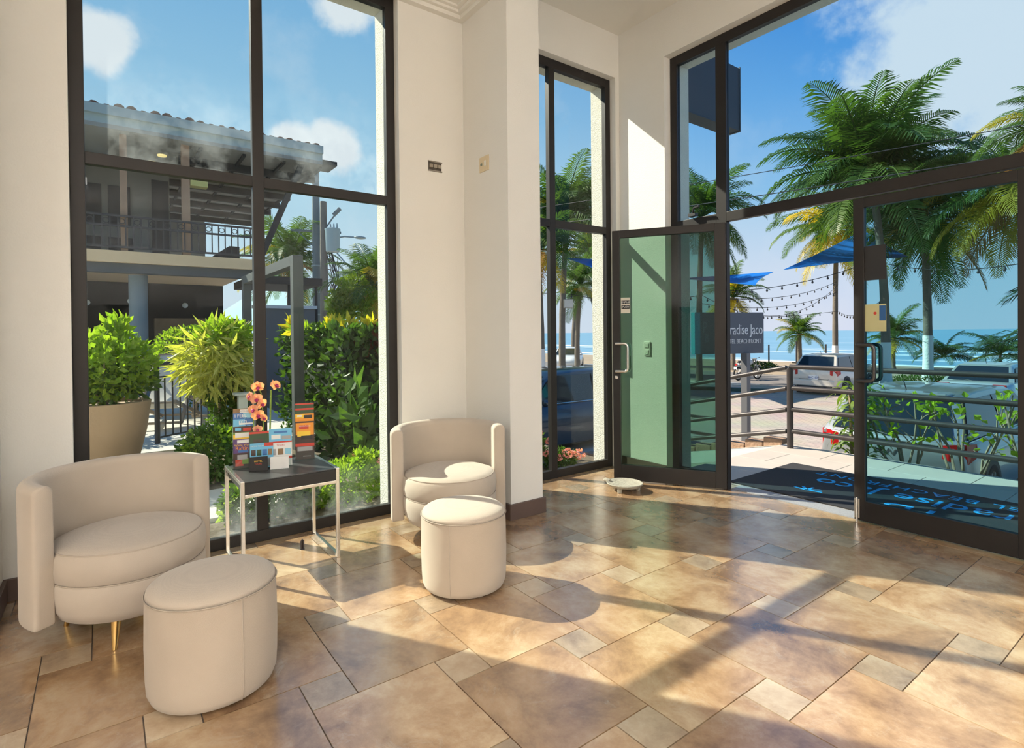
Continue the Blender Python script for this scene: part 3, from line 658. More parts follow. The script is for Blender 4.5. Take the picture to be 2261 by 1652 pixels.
def petal_mesh():
    mb = MB()
    def pt(ang, ln, wd, cup):
        base = len(mb.v); rows = 5; c, s = math.cos(ang), math.sin(ang)
        for i in range(rows+1):
            u = i/rows; ww = wd*math.sin(math.pi*min(1, (u*.9+.1)))**.7*(1 if i < rows else .3); zz = cup*math.sin(u*math.pi*.8)
            for k in (-1, 0, 1): x = u*ln; y = k*ww; mb.v.append((x*c-y*s, x*s+y*c, zz - abs(k)*.004))
        for i in range(rows):
            for k in range(2): a = base+i*3+k; mb.f.append((a, a+1, a+4, a+3))
    for a, ln, wd, cu in ((90, .034, .013, .006), (215, .034, .013, .004), (325, .034, .013, .004), (15, .038, .021, .009), (165, .038, .021, .009)): pt(R_(a), ln, wd, cu)
    return mb
pm = petal_mesh().mesh('blossom', smooth='all', fix=False); pm.materials.append(petal_m)
lm = MB().sphere((0, -.006, .006), .011, 8, 6, (1, .8, 1)).sphere((0, -.014, .010), .007, 8, 6).mesh('lip', smooth='all'); lm.materials.append(lip_m)
random.seed(5)
for (x, y, z, yaw, tilt, s) in ((.045, -.045, .475, -12, 70, 1.05), (.04, .055, .478, 35, 40, 1.1), (.055, -.055, .405, -20, 55, 1.05), (.06, -.028, .375, 25, 70, 1.0), (.055, -.072, .345, -45, 60, .95), (.06, -.05, .31, -5, 65, 1.05), (.06, -.018, .29, 40, 60, .85), (.052, -.05, .225, 0, 60, .8), (.03, -.085, .42, -70, 60, .9)):
    b = link('blossom', pm, None, orc)
    b.matrix_local = Matrix.Translation((x, y, z)) @ Matrix.Rotation(R_(yaw), 4, 'Z') @ Matrix.Rotation(R_(90-8), 4, 'Y') @ Matrix.Rotation(R_(90+random.uniform(-20, 20)), 4, 'Z') @ Matrix.Rotation(R_(tilt-60), 4, 'X') @ Matrix.Scale(s, 4)
    link('lip', lm, None, b)

# ------------------------------------------------------------------ small things on the floor
ds = thing('door_stop', 'small dark door stop standing on the floor under the side table', 'door stop', (-3.46, .955, 0))
part('post', MB().tube([(0, -.006, 0), (0, -.006, .05), (0, 0, .058), (0, .006, .05), (0, .006, 0)], .006, 8), dark_metal, ds, smooth=50)
part('foot', MB().lathe([(.001, 0), (.014, 0), (.012, .005), (.001, .005)], 12), dark_metal, ds)
dish = thing('stone_dish', 'flat carved stone dish on short feet by the open door', 'stone dish', (-3.115, 3.435, 0), R_(20))
stone = mat('carved_stone', (.36, .34, .28), .9, noise=(30, .3), bump=(60, .5))
prof = [(.001, .034), (.10, .032), (.138, .042), (.150, .060), (.146, .066), (.135, .062), (.09, .052), (.001, .048)]
part('bowl', MB().lathe(prof, 40, (0, 0, 0), (1.0, .92)), stone, dish, smooth=60)
for a in (30, 150, 270): part('foot', MB().tube([(.105*math.cos(R_(a)), .1*math.sin(R_(a)), .045), (.112*math.cos(R_(a)), .106*math.sin(R_(a)), 0)], [.026, .017], 8), stone, dish, smooth=50)
part('lip', MB().tube([(-.13, -.01, .058), (-.165, -.015, .07), (-.18, -.012, .064)], [.02, .016, .007], 8), stone, dish, smooth=60)
# ================================================================== outdoors: ground, street, beach, sea
def paver_mat():
    m, nt, b = nodes_mat('street_paving'); N = nt.nodes; L = nt.links
    g = N.new('ShaderNodeNewGeometry'); bk = N.new('ShaderNodeTexBrick'); L.new(g.outputs['Position'], bk.inputs[0])
    bk.inputs['Scale'].default_value = 1; bk.inputs['Brick Width'].default_value = .24; bk.inputs['Row Height'].default_value = .13; bk.inputs['Mortar Size'].default_value = .008
    bk.inputs['Color1'].default_value = (.44, .345, .28, 1); bk.inputs['Color2'].default_value = (.37, .30, .255, 1); bk.inputs['Mortar'].default_value = (.24, .20, .175, 1)
    n = N.new('ShaderNodeTexNoise'); n.inputs['Scale'].default_value = .7; n.inputs['Detail'].default_value = 6; L.new(g.outputs['Position'], n.inputs[0])
    mx = N.new('ShaderNodeMixRGB'); mx.blend_type = 'MULTIPLY'; mx.inputs[0].default_value = .5; L.new(bk.outputs[0], mx.inputs[1]); L.new(n.outputs['Color'], mx.inputs[2])
    hs = N.new('ShaderNodeHueSaturation'); hs.inputs['Saturation'].default_value = .8; hs.inputs['Value'].default_value = 1.35; L.new(mx.outputs[0], hs.inputs['Color'])
    L.new(hs.outputs[0], b.inputs['Base Color']); b.inputs['Roughness'].default_value = .9; return m
G = -1.1
solo('street', MB().box(-90, 60, 4.4, 23.5, G-.3, G), paver_mat(), 'tan block paved street in front of the hotel', 'street', kind='structure')
asph = mat('asphalt', (.20, .18, .17), .9, noise=(1.5, .3))
solo('road', MB().box(-90, 60, 23.5, 29.5, G-.3, G-.01), asph, 'grey asphalt road along the beach', 'road', kind='structure')
sand = mat('brown_sand', (.34, .26, .18), 1.0, noise=(.6, .3), bump=(3, .4))
mb = MB(); rows = [(29.5, G), (36, G+.02), (42, G-.05), (46.5, G-.25), (52, G-.9)]
mb.loft([[(x, y, z) for y, z in rows] for x in (-200, -60, 0, 60, 200)], closed=False, caps=False)
solo('beach', mb, sand, 'brown sand beach between the road and the sea', 'beach', kind='structure')
def sea_mat():
    m, nt, b = nodes_mat('sea_water'); N = nt.nodes; L = nt.links
    g = N.new('ShaderNodeNewGeometry'); s = N.new('ShaderNodeSeparateXYZ'); L.new(g.outputs['Position'], s.inputs[0])
    mp = N.new('ShaderNodeMapping'); mp.inputs['Scale'].default_value = (.012, .10, 1); L.new(g.outputs['Position'], mp.inputs[0])
    n = N.new('ShaderNodeTexNoise'); n.inputs['Scale'].default_value = 1; n.inputs['Detail'].default_value = 8; n.inputs['Roughness'].default_value = .7; L.new(mp.outputs[0], n.inputs[0])
    mr = N.new('ShaderNodeMapRange'); L.new(s.outputs['Y'], mr.inputs[0]); mr.inputs[1].default_value = 52; mr.inputs[2].default_value = 135; mr.inputs[3].default_value = .47; mr.inputs[4].default_value = .66
    gt = N.new('ShaderNodeMath'); gt.operation = 'SUBTRACT'; L.new(n.outputs['Fac'], gt.inputs[0]); L.new(mr.outputs[0], gt.inputs[1])
    fm = N.new('ShaderNodeMapRange'); L.new(gt.outputs[0], fm.inputs[0]); fm.inputs[1].default_value = 0; fm.inputs[2].default_value = .05
    n2 = N.new('ShaderNodeTexNoise'); n2.inputs['Scale'].default_value = .6; n2.inputs['Detail'].default_value = 5; mp2 = N.new('ShaderNodeMapping'); mp2.inputs['Scale'].default_value = (.05, .22, 1); L.new(g.outputs['Position'], mp2.inputs[0]); L.new(mp2.outputs[0], n2.inputs[0])
    wc = N.new('ShaderNodeMixRGB'); L.new(n2.outputs['Fac'], wc.inputs[0]); wc.inputs[1].default_value = (.10, .24, .36, 1); wc.inputs[2].default_value = (.22, .38, .50, 1)
    mx = N.new('ShaderNodeMixRGB'); L.new(fm.outputs[0], mx.inputs[0]); L.new(wc.outputs[0], mx.inputs[1]); mx.inputs[2].default_value = (.80, .84, .86, 1)
    L.new(mx.outputs[0], b.inputs['Base Color']); b.inputs['Roughness'].default_value = .55; b.inputs['Specular IOR Level'].default_value = .2
    bp = N.new('ShaderNodeBump'); bp.inputs['Strength'].default_value = .5; bp.inputs['Distance'].default_value = .4; L.new(n2.outputs['Fac'], bp.inputs['Height']); L.new(bp.outputs[0], b.inputs['Normal'])
    return m
solo('sea', MB().box(-4000, 4000, 48, 5000, -3, -1.55), sea_mat(), 'blue grey sea with lines of white surf', 'sea', kind='structure')
hm = mat('hazy_forest', (.30, .43, .46), 1, noise=(.01, .12))  # bluish distance haze is mixed into the base colour
mb = MB(); random.seed(3)
prof = [(-1500, 60), (-1150, 105), (-1000, 88), (-930, 74), (-860, 60), (-800, 35), (-740, 4)]
ring = []
for y, top in ((150, 0), (230, .75), (300, 1.0), (380, .55), (470, 0)): ring.append([(x+(y-300)*.4, y, -2+(h+4)*top*(1+.08*math.sin(x*.05+y))) for x, h in prof])
mb.loft(ring, closed=False, caps=False); solo('headland', mb, hm, 'hazy wooded headland beyond the poles', 'hill', smooth='all', kind='structure')

# garden platform outside the tall window
soil = mat('garden_soil', (.13, .10, .065), 1, noise=(5, .5), bump=(20, .7))
solo('garden_bed', MB().box(-16, XO, -8, 4.3, -1.2, -.06), soil, 'dark soil of the garden bed outside the tall window', 'garden bed', kind='structure')
pave = mat('patio_concrete', (.56, .52, .45), .9, noise=(2.5, .15))
solo('patio', MB().box(-17.5, -7.55, -8, 2.4, -.06, -.02), pave, 'pale concrete patio under the deck chairs', 'patio', kind='structure')
solo('garden_path', MB().box(-5.4, -4.55, -8, 1.15, -.06, -.03), pave, 'narrow concrete path outside the window', 'path', kind='structure')

# terrace in front of the door: slab, tiles, ramp
tz = mat('terrace_side', (.40, .33, .27), .9, noise=(6, .3), bump=(25, .6))
ter = solo('terrace', MB().box(-3.25, 3.6, YO, 6.30, G, -.012), tz, 'raised terrace in front of the glass door', 'terrace', kind='structure')
ttm = mat('terrace_tile', (.50, .44, .39), .75, noise=(3, .12), bump=(160, .1)); ca = {}
for i in range(-1, 12):
    for j in range(0, 4):
        x = -3.25 + i*.60 + (.0 if j % 2 else .3); tile_box(x, x+.6, YO+j*.5, YO+(j+1)*.5, ttm, ter, ca, 'terrace_tile', 0, .01, .0025, .0015, (-3.25, 3.6, YO, 6.30))
rp = MB().prism([(-3.25, -.012), (-3.25, G), (-8.0, G), (-8.0, G+.02)], lambda a, b, t: (a, t, b), 4.95, 6.30)
solo('ramp', rp, pave, 'concrete ramp going down from the terrace', 'ramp', kind='structure')
cb = thing('ramp_kerb', 'low kerb of brown stones along the top of the ramp', 'kerb', (-3.3, 6.3, -.2))
stone_b = mat('kerb_stone', (.34, .22, .15), .9, noise=(9, .35), bump=(30, .6))
random.seed(8)
for k in range(14):
    x = -3.30-k*.235; zt = .03-(k*.235)*.225
    part('stone', MB().box(x-.225, x, 6.30, 6.46+random.uniform(-.01, .015), zt-.34, zt+random.uniform(-.012, .012)), stone_b, cb, True, bevel=.015)
solo('sidewalk', MB().box(-14, -3.3, 6.5, 8.6, G, G+.08), mat('sidewalk', (.52, .45, .37), .9, noise=(1.5, .2)), 'pale sidewalk strip beside the ramp', 'sidewalk', kind='structure')
solo('planting_bed', MB().box(-3.25, 3.6, 6.30, 7.15, G, -.50), soil, 'soil bed beyond the terrace railing', 'garden bed', kind='structure')

# door mat
matm = mat('mat_fibre', (.055, .055, .062), 1, noise=(300, .6), bump=(420, .8))
dm = thing('door_mat', 'dark grey door mat with blue lettering outside the door', 'door mat', (-1.5, 4.85, 0))
part('pile', MB().box(-2.72, -.25, 4.315, 5.40, .001, .012), matm, dm, True, bevel=.004)
mbl = mat('mat_blue', (.02, .36, .75), .9)
lettering('lettering', 'Paradise Jaco', .30, mbl, dm, (-1.50, 4.93, .0125), (-1, 0, 0), (0, -1, 0), .0006)
lettering('lettering', 'HOTEL BEACHFRONT', .165, mbl, dm, (-1.50, 5.20, .0125), (-1, 0, 0), (0, -1, 0), .0006, 1.12)
for dx in (-.09, .05): lettering('monogram', 'P' if dx < 0 else 'B', .36, mbl, dm, (-1.52-dx, 4.60, .0125), (-1, 0, 0), (0, -1, 0), .0006)
for k in range(5):
    a = R_(40*k+10); part('leaf_mark', MB().box(0, .11, -.012, .012, 0, .0012), mbl, dm).matrix_local = Matrix.Translation((-2.18+1.5, 4.55-4.85, .0125)) @ Matrix.Rotation(a, 4, 'Z')

# railings: round steel tube
def railing(name, label, posts, rails, r=.026, pr=.033):
    t = thing(name, label, 'railing', posts[0][0])
    for a, b in posts: part('post', MB().tube([a, b], pr, 12), dark_metal, t, True, smooth=50)
    for pts in rails: part('rail', MB().tube(pts, r, 10), dark_metal, t, True, smooth=50)
    return t
zs = (.90, .665, .43, .19); YR = 6.10
railing('terrace_railing', 'dark steel tube railing of four rails in front of the door', [((-3.10, YR, 0), (-3.10, YR, .885)), ((-.45, 6.18, 0), (-.45, 6.18, .885)), ((2.2, 6.2, 0), (2.2, 6.2, .885))],
        [[(-3.10, YR, z), (-.45, 6.18, z), (3.4, 6.2, z)] for z in zs])
sl = .222
railing('ramp_railing', 'sloping dark steel tube railing beside the ramp', [((-5.2, 6.20, -.46), (-5.2, 6.20, .885-.222*2.1))],
        [[(-3.14, YR, z-.009), (-5.2, 6.20, z-sl*2.07)] for z in zs])
lr = thing('low_rail', 'low square tube handrail end by the sign post', 'railing', (-4.55, 7.15, G))
sq = mat('square_tube', (.06, .055, .055), .5)
part('post', MB().box(-4.57, -4.53, 7.12, 7.16, G+.08, .045), sq, lr, True)
for z in (.025, -.22): part('rail', MB().box(-7.2, -4.57, 7.12, 7.16, z-.02, z+.02), sq, lr, True)
part('post', MB().box(-6.6, -6.56, 7.12, 7.16, G+.08, .0), sq, lr, True)

# hotel sign on its post
sg = thing('sign_board', 'grey hotel sign on a steel post with white lettering and a teal end', 'sign', (-5.62, 9.46, G))
sgm = mat('sign_grey', (.125, .135, .16), .45); sgt = mat('sign_teal', (.02, .34, .46), .45); sgw = mat('sign_white', (.86, .86, .86), .5)
part('post', MB().box(-5.68, -5.56, 9.40, 9.52, G, .9), mat('post_steel', (.17, .17, .18), .5, .3), sg, True, bevel=.004)
part('post_plate', MB().box(-5.80, -5.44, 9.28, 9.64, G, G+.10), mat('plinth', (.6, .6, .58), .8), sg, True)
A_ = Vector((-6.02, 8.50, 0)); B_ = Vector((-5.46, 9.80, 0)); du = (B_-A_).normalized(); nn_ = Vector((du.y, -du.x, 0)); ln = (B_-A_).length
def sp(u, z, d): p = A_+du*u+nn_*d; return (p.x, p.y, z)
def sslab(u0, u1, z0, z1, d0, d1): return MB().add([sp(u, z, d) for d in (d0, d1) for u, z in ((u0, z0), (u1, z0), (u1, z1), (u0, z1))], [(3,2,1,0),(4,5,6,7),(0,1,5,4),(1,2,6,5),(2,3,7,6),(3,0,4,7)])
part('panel', sslab(.11, ln, .89, 1.64, -.12, 0), sgm, sg, True, bevel=.004); part('teal_end', sslab(0, .11, .89, 1.64, -.12, .002), sgt, sg, True, bevel=.004)
lettering('lettering', 'Paradise Jaco', .265, sgw, sg, sp(.975, 1.32, .003), du, (0, 0, 1), .002, .95, fit=.82)
lettering('lettering', 'HOTEL BEACHFRONT', .115, sgw, sg, sp(.965, 1.11, .003), du, (0, 0, 1), .002, 1.05, fit=.78)
lettering('monogram', 'P', .30, mat('sign_dim', (.26, .28, .32), .5), sg, sp(.20, 1.36, .003), du, (0, 0, 1), .002, sx=.6); lettering('monogram', 'B', .22, MATS['sign_dim'], sg, sp(.24, 1.17, .003), du, (0, 0, 1), .002, sx=.7)
bs = thing('blade_sign', 'dark box sign projecting from the outside corner above the door', 'sign', (-3.97, YO, 4.15))
part('box', MB().box(-4.08, -3.88, YO, 6.42, 3.80, 4.58), mat('blade_dark', (.05, .055, .06), .6), bs, True, bevel=.006)
part('edge_trim', MB().box(-4.09, -3.87, 6.42, 6.44, 3.79, 4.59), mat('blade_trim', (.07, .075, .08), .5), bs, True)

# ================================================================== cars
tyre = mat('tyre_rubber', (.018, .018, .019), .85); rimm = mat('wheel_alloy', (.45, .46, .48), .3, .9); cglass = mat('car_glass', (.012, .020, .024), .06, 0, .8)
red_l = mat('tail_red', (.45, .01, .012), .2, 0, .6); clear_l = mat('lamp_clear', (.7, .7, .7), .15); cblk = mat('car_black', (.02, .021, .022), .55); plate_m = mat('plate_white', (.82, .83, .84), .4); plate_t = mat('plate_blue', (.02, .06, .28), .5)
def slab4(p, th):
    p = [Vector(q) for q in p]; n = (p[1]-p[0]).cross(p[3]-p[0]).normalized()*th
    return MB().add([q-n*.3 for q in p]+[q+n for q in p], [(3,2,1,0),(4,5,6,7),(0,1,5,4),(1,2,6,5),(2,3,7,6),(3,0,4,7)])
def car(label, loc, rz, Ln, Wd, H, paint_m, belt, st, cab, plate=None, rear='hatch', emblem=False, clad=False, rack=False):
    """st: body stations (x, z_low, z_top, halfwidth factor); cab: x of tail base, roof rear, roof front, screen base"""
    t = thing('car', label, 'car', loc, rz, group='parked cars'); hw = Wd/2
    rings = []
    for x, zl, zt, k in st:
        h = hw*k; m = (zl+zt)/2
        half = [(h*.80, zl), (h*.97, zl+.07), (h, m-.02), (h*.985, m+.10), (h*.95, zt-.05), (h*.88, zt), (h*.45, zt+.012)]
        rings.append([(x, y, z) for y, z in half] + [(x, -y, z) for y, z in reversed(half)])
    part('body', MB().loft(rings), paint_m, t, smooth=50)
    x0, x1, x2, x3 = cab; hb, hr = hw*.90, hw*.70; zb = belt-.03; zr = H
    cr_ = []
    for x, z, f in ((x0, zb, 0), (x1-.12*(x1-x0), zb+(zr-zb)*.90, .9), (x1, zr-.035, .97), ((x1*2+x2)/3, zr, 1), ((x1+2*x2)/3, zr-.005, 1), (x2, zr-.05, .95), (x3, zb, 0)):
        top = hb+(hr-hb)*f
        cr_.append([(x, hb, zb-.05), (x, top, max(z-.04, zb-.01)), (x, top*.9, z), (x, -top*.9, z), (x, -top, max(z-.04, zb-.01)), (x, -hb, zb-.05)])
    part('cabin', MB().loft(cr_), paint_m, t, smooth=40)
    def lerp(a, b, k): return a+(b-a)*k
    # glass: rear screen, windscreen, side windows
    yb, yt = hb*.86, hr*.90
    a, b = .08, .84
    pr = [(lerp(x0, x1, a)-.012, yb, lerp(zb, zr, a)), (lerp(x0, x1, a)-.012, -yb, lerp(zb, zr, a)), (lerp(x0, x1, b)-.012, -yt, lerp(zb, zr, b)), (lerp(x0, x1, b)-.012, yt, lerp(zb, zr, b))]
    part('rear_window', slab4(pr, .008), cglass, t)
    pf = [(lerp(x3, x2, a)+.012, -yb, lerp(zb, zr, a)), (lerp(x3, x2, a)+.012, yb, lerp(zb, zr, a)), (lerp(x3, x2, b)+.012, yt, lerp(zb, zr, b)), (lerp(x3, x2, b)+.012, -yt, lerp(zb, zr, b))]
    part('windscreen', slab4(pf, .008), cglass, t)
    z0_, z1_ = zb+.03, zr-.10; k0 = .08; k1 = (z1_-zb)/(zr-zb)
    y0_, y1_ = lerp(hb, hr, k0)+.008, lerp(hb, hr, k1)+.008; xm = (x1+x2)/2+.05
    sp_ = [[(lerp(x0, x1, .15)+.12, y0_, z0_), (xm-.03, y0_, z0_), (xm-.03, y1_, z1_), (lerp(x0, x1, .9)+.10, y1_, z1_)],
           [(xm+.03, y0_, z0_), (lerp(x3, x2, .12)-.12, y0_, z0_), (lerp(x3, x2, .86)-.08, y1_, z1_), (xm+.03, y1_, z1_)]]
    for q in sp_:
        for s in (-1, 1): part('side_window', slab4([(x, y*s, z) for x, y, z in (q if s < 0 else list(reversed(q)))], .006), cglass, t)
    for s in (-1, 1):
        part('window_trim', MB().tube([(lerp(x0, x1, .1)+.1, s*(hb+.006), zb+.012), (lerp(x3, x2, .05)-.08, s*(hb+.006), zb+.012)], .010, 6), chrome, t)
        part('mirror', MB().sphere((x3-.42, s*(hw+.06), belt+.03), .085, 10, 6, (.7, 1.1, .8)), paint_m, t, smooth='all')
    # wheels
    wr = .325 if H < 1.55 else .345
    for wx in (st[0][0]+.80, st[-1][0]-.86):
        for s in (-1, 1):
            y = s*(hw-.105)
            part('wheel_arch', MB().lathe([(.001, -.012), (wr+.05, -.012), (wr+.05, .118), (.001, .118)], 28), cblk, t).matrix_local = Matrix.Translation((wx, s*(hw-.11), wr)) @ Matrix.Rotation(-s*R_(90), 4, 'X')
            wl_ = part('wheel', MB().lathe([(.001, -.10), (wr-.03, -.10), (wr, -.07), (wr, .09), (wr-.03, .118), (wr*.70, .120), (wr*.66, .105), (.001, .10)], 28), tyre, t, smooth=50)
            wl_.matrix_local = Matrix.Translation((wx, y, wr)) @ Matrix.Rotation(-s*R_(90), 4, 'X')
            rm = MB().lathe([(.04, .10), (.055, .116), (.001, .118)], 12)
            for k in range(10):
                a = 2*math.pi*k/10; rm.bar((.03*math.cos(a), .03*math.sin(a), .112), (wr*.66*math.cos(a), wr*.66*math.sin(a), .112), .028, .012)
            part('rim', rm, rimm, wl_)
    xr = st[0][0]; zmid = belt-.10
    hw1 = hw*st[0][3]
    if rear == 'hatch':
        for s in (-1, 1):
            part('tail_lamp', MB().loft([[(xr+.01, s*hw*.60, zmid-.10), (xr+.01, s*hw*.60, zmid+.03)], [(xr-.012, s*hw*.74, zmid-.14), (xr-.012, s*hw*.74, zmid+.06)], [(xr+.06, s*hw*.93, zmid-.17), (xr+.04, s*hw*.92, zmid+.08)], [(xr+.26, s*(hw*.985+.006), zmid-.08), (xr+.26, s*(hw*.965+.006), zmid+.07)]], False, False), red_l, t, fix=False)
            part('reflector', MB().box(xr-.008, xr+.02, s*hw*.62-.09, s*hw*.62+.09, .36, .41), red_l, t)
    else:
        for s in (-1, 1):
            part('tail_lamp', MB().box(xr-.012, xr+.06, s*hw*.70-.14, s*hw*.70+.14, zmid-.10, zmid+.06), red_l, t, bevel=.012)
            part('tail_lamp', MB().box(xr-.010, xr+.03, s*hw*.36-.06, s*hw*.36+.06, zmid-.10, zmid+.04), red_l, t, bevel=.012)
    part('bumper', MB().box(xr-.03, xr+.10, -hw*.86, hw*.86, .30 if clad else .34, .56), cblk if clad else paint_m, t, bevel=.03)
    part('valance', MB().box(xr-.02, xr+.08, -hw*.72, hw*.72, .22, .34), cblk, t, bevel=.02)
    part('tailgate_seam', MB().tube([(xr-.004, -hw*.62, .60), (xr-.006, -hw*.60, .585), (xr-.006, hw*.60, .585), (xr-.004, hw*.62, .60)], .006, 6), cblk, t)
    if plate:
        zp = .62 if not clad else .44
        xp = xr-.012 if not clad else xr-.034
        pl = part('number_plate', MB().box(xp-.006, xp, -.165, .165, zp-.05 if not clad else zp-.06, zp+.11), plate_m, t)
        lettering('lettering', plate, .105, plate_t, pl, (xp-.0075, 0, zp+.028), (0, -1, 0), (0, 0, 1), .001, world=False)
    part('wiper', MB().tube([(lerp(x0, x1, .05)-.03, 0, lerp(zb, zr, .05)), (lerp(x0, x1, .16)-.035, .30, lerp(zb, zr, .14))], .010, 6), cblk, t)
    if rack or H > 1.5:
        part('spoiler', MB().box(x1-.16, x1+.10, -hr*.86, hr*.86, zr-.045, zr-.005), paint_m, t, bevel=.012)
    part('antenna', MB().tube([(x1+.16, 0, zr-.01), (x1+.06, 0, zr+.13)], .006, 6), cblk, t)
    if emblem:
        lg = MB()
        for (p, q) in (((-.15, -.035), (-.13, .035)), ((-.13, .035), (-.075, -.035)), ((-.14, .0), (-.06, .035)), ((-.06, .035), (-.015, -.035)), ((-.015, -.035), (.02, .035)), ((.02, .035), (.07, -.035)), ((.07, -.035), (.10, .03)), ((.10, .03), (.15, .03))):
            lg.bar((xr-.008, -p[0], .80+p[1]), (xr-.008, -q[0], .80+q[1]), .014, .006, (1, 0, 0))
        part('emblem', lg, chrome, t)
        part('light_bar', MB().box(xr-.006, xr+.02, -hw*.62, hw*.62, .90, .955), cblk, t, bevel=.006)
    return t
def pm_(n, c, metal=.5): return mat('car_paint_'+n, c, .28, metal, .5, coat=.7)
hatch = lambda L_, b: [(-L_/2, .42, b-.06, .86), (-L_/2+.05, .30, b-.01, .94), (-L_/2+.35, .24, b, .985), (-L_/4, .20, b-.01, 1), (0, .19, b-.02, 1), (L_/4, .20, b-.04, .995), (L_/2-.7, .22, b-.09, .97), (L_/2-.25, .25, b-.20, .90), (L_/2-.05, .32, b-.32, .78), (L_/2, .42, b-.42, .68)]
HP = R_(90)
# silver crossover right outside: tail towards the building
L1 = 4.35; b1 = 1.02
car('silver crossover car parked with its tail towards the terrace', (-2.94, 8.30+L1/2, G), HP, L1, 1.80, 1.57, pm_('silver', (.36, .38, .40)), b1, hatch(L1, b1), (-L1/2+.02, -L1/2+.52, .62, 1.42), 'BZJ-646', emblem=True, clad=True)
L2 = 3.95; b2 = .98
car('cream white hatchback seen from behind near the beach', (-10.0, 21.2+L2/2, G), HP+R_(3), L2, 1.70, 1.50, pm_('cream', (.70, .65, .57), .1), b2, hatch(L2, b2), (-L2/2+.02, -L2/2+.55, .55, 1.25), 'BHC-507')
L3 = 4.4; b3 = .98
sedan = lambda L_, b: [(-L_/2, .42, b-.08, .84), (-L_/2+.05, .30, b-.03, .93), (-L_/2+.45, .24, b+.0, .985), (-L_/4, .20, b, 1), (0, .19, b-.02, 1), (L_/4, .20, b-.05, .995), (L_/2-.7, .22, b-.11, .97), (L_/2-.25, .25, b-.20, .90), (L_/2-.05, .32, b-.32, .78), (L_/2, .42, b-.42, .68)]
car('silver sedan parked at the right by the sand', (-4.55, 18.6+L3/2, G), HP+R_(-2), L3, 1.72, 1.44, pm_('pale_silver', (.60, .62, .63)), b3, sedan(L3, b3), (-L3/2+.42, -L3/2+1.12, .50, 1.28), '67513', rear='sedan')
L4 = 4.5; b4 = .96
car('white sedan seen side on through the narrow window', (-27.7, 25.1, G), R_(-90)+R_(42), L4, 1.78, 1.45, pm_('white', (.78, .80, .82), 0), b4, sedan(L4, b4), (-L4/2+.25, -L4/2+1.25, .45, 1.40), None, rear='sedan')
L5 = 4.4; b5 = 1.06
car('dark blue car parked close outside the narrow window', (-8.85, 7.55, G), -HP, L5, 1.82, 1.66, pm_('navy', (.05, .066, .09)), b5, hatch(L5, b5), (-L5/2+.05, -L5/2+.65, .55, 1.40), None)

# ------------------------------------------------------------------ motorbike
mk = thing('motorbike', 'white and black trail motorbike parked behind the sign post', 'motorbike', (-15.1, 25.6, G), R_(80))
for x in (-.66, .68):
    wl_ = part('wheel', MB().tube([(x+.29*math.cos(2*math.pi*k/24), 0, .31+.29*math.sin(2*math.pi*k/24)) for k in range(25)], .035, 8, False), tyre, mk, smooth=60)
    sp2 = MB()
    for k in range(10): a = math.pi*k/10; sp2.bar((x-.26*math.cos(a), 0, .31-.26*math.sin(a)), (x+.26*math.cos(a), 0, .31+.26*math.sin(a)), .008, .008, (0, 1, 0))
    part('spokes', sp2, rimm, wl_)
mw = mat('bike_white', (.75, .75, .76), .4)
part('tank', MB().sphere((.10, 0, .86), .2, 12, 8, (1.2, .6, .75)), mw, mk, smooth='all')
part('seat', MB().loft([[(x, s*w_, z+dz) for s, dz in ((-1, -.05), (-1, .03), (1, .03), (1, -.05))] for x, w_, z in ((-.62, .06, .93), (-.3, .11, .88), (.0, .09, .86))]), cblk, mk, bevel=.02)
part('engine', MB().box(-.2, .25, -.12, .12, .36, .62), dark_metal, mk, bevel=.04)
part('fork', MB().tube([(.68, .07, .31), (.42, .07, 1.0)], .025, 8).tube([(.68, -.07, .31), (.42, -.07, 1.0)], .025, 8), rimm, mk)
part('handlebar', MB().tube([(.38, -.38, 1.10), (.42, -.15, 1.04), (.42, .15, 1.04), (.38, .38, 1.10)], .014, 8), cblk, mk)
part('mudguard', MB().bar((-.78, 0, .72), (-.45, 0, .88), .16, .03), mw, mk); part('mudguard', MB().bar((.58, 0, .70), (.92, 0, .62), .12, .02), mw, mk)
part('tail_lamp', MB().box(-.82, -.76, -.06, .06, .72, .80), red_l, mk); part('headlamp', MB().box(.46, .54, -.08, .08, .86, 1.02), clear_l, mk)
part('number_plate', MB().box(-.86, -.85, -.09, .09, .52, .66), plate_m, mk)
part('swing_arm', MB().bar((-.66, .08, .31), (-.05, .08, .42), .04, .05).bar((-.66, -.08, .31), (-.05, -.08, .42), .04, .05), dark_metal, mk)
part('frame', MB().tube([(.42, 0, .98), (.2, 0, .5), (-.15, 0, .45), (-.35, 0, .82), (-.7, 0, .86)], .022, 8), cblk, mk)
part('exhaust', MB().tube([(.15, -.12, .42), (-.2, -.14, .45), (-.6, -.15, .66)], [.02, .035, .045], 8), rimm, mk)
part('kick_stand', MB().tube([(-.05, .1, .36), (-.12, .26, .0)], .012, 6), cblk, mk)
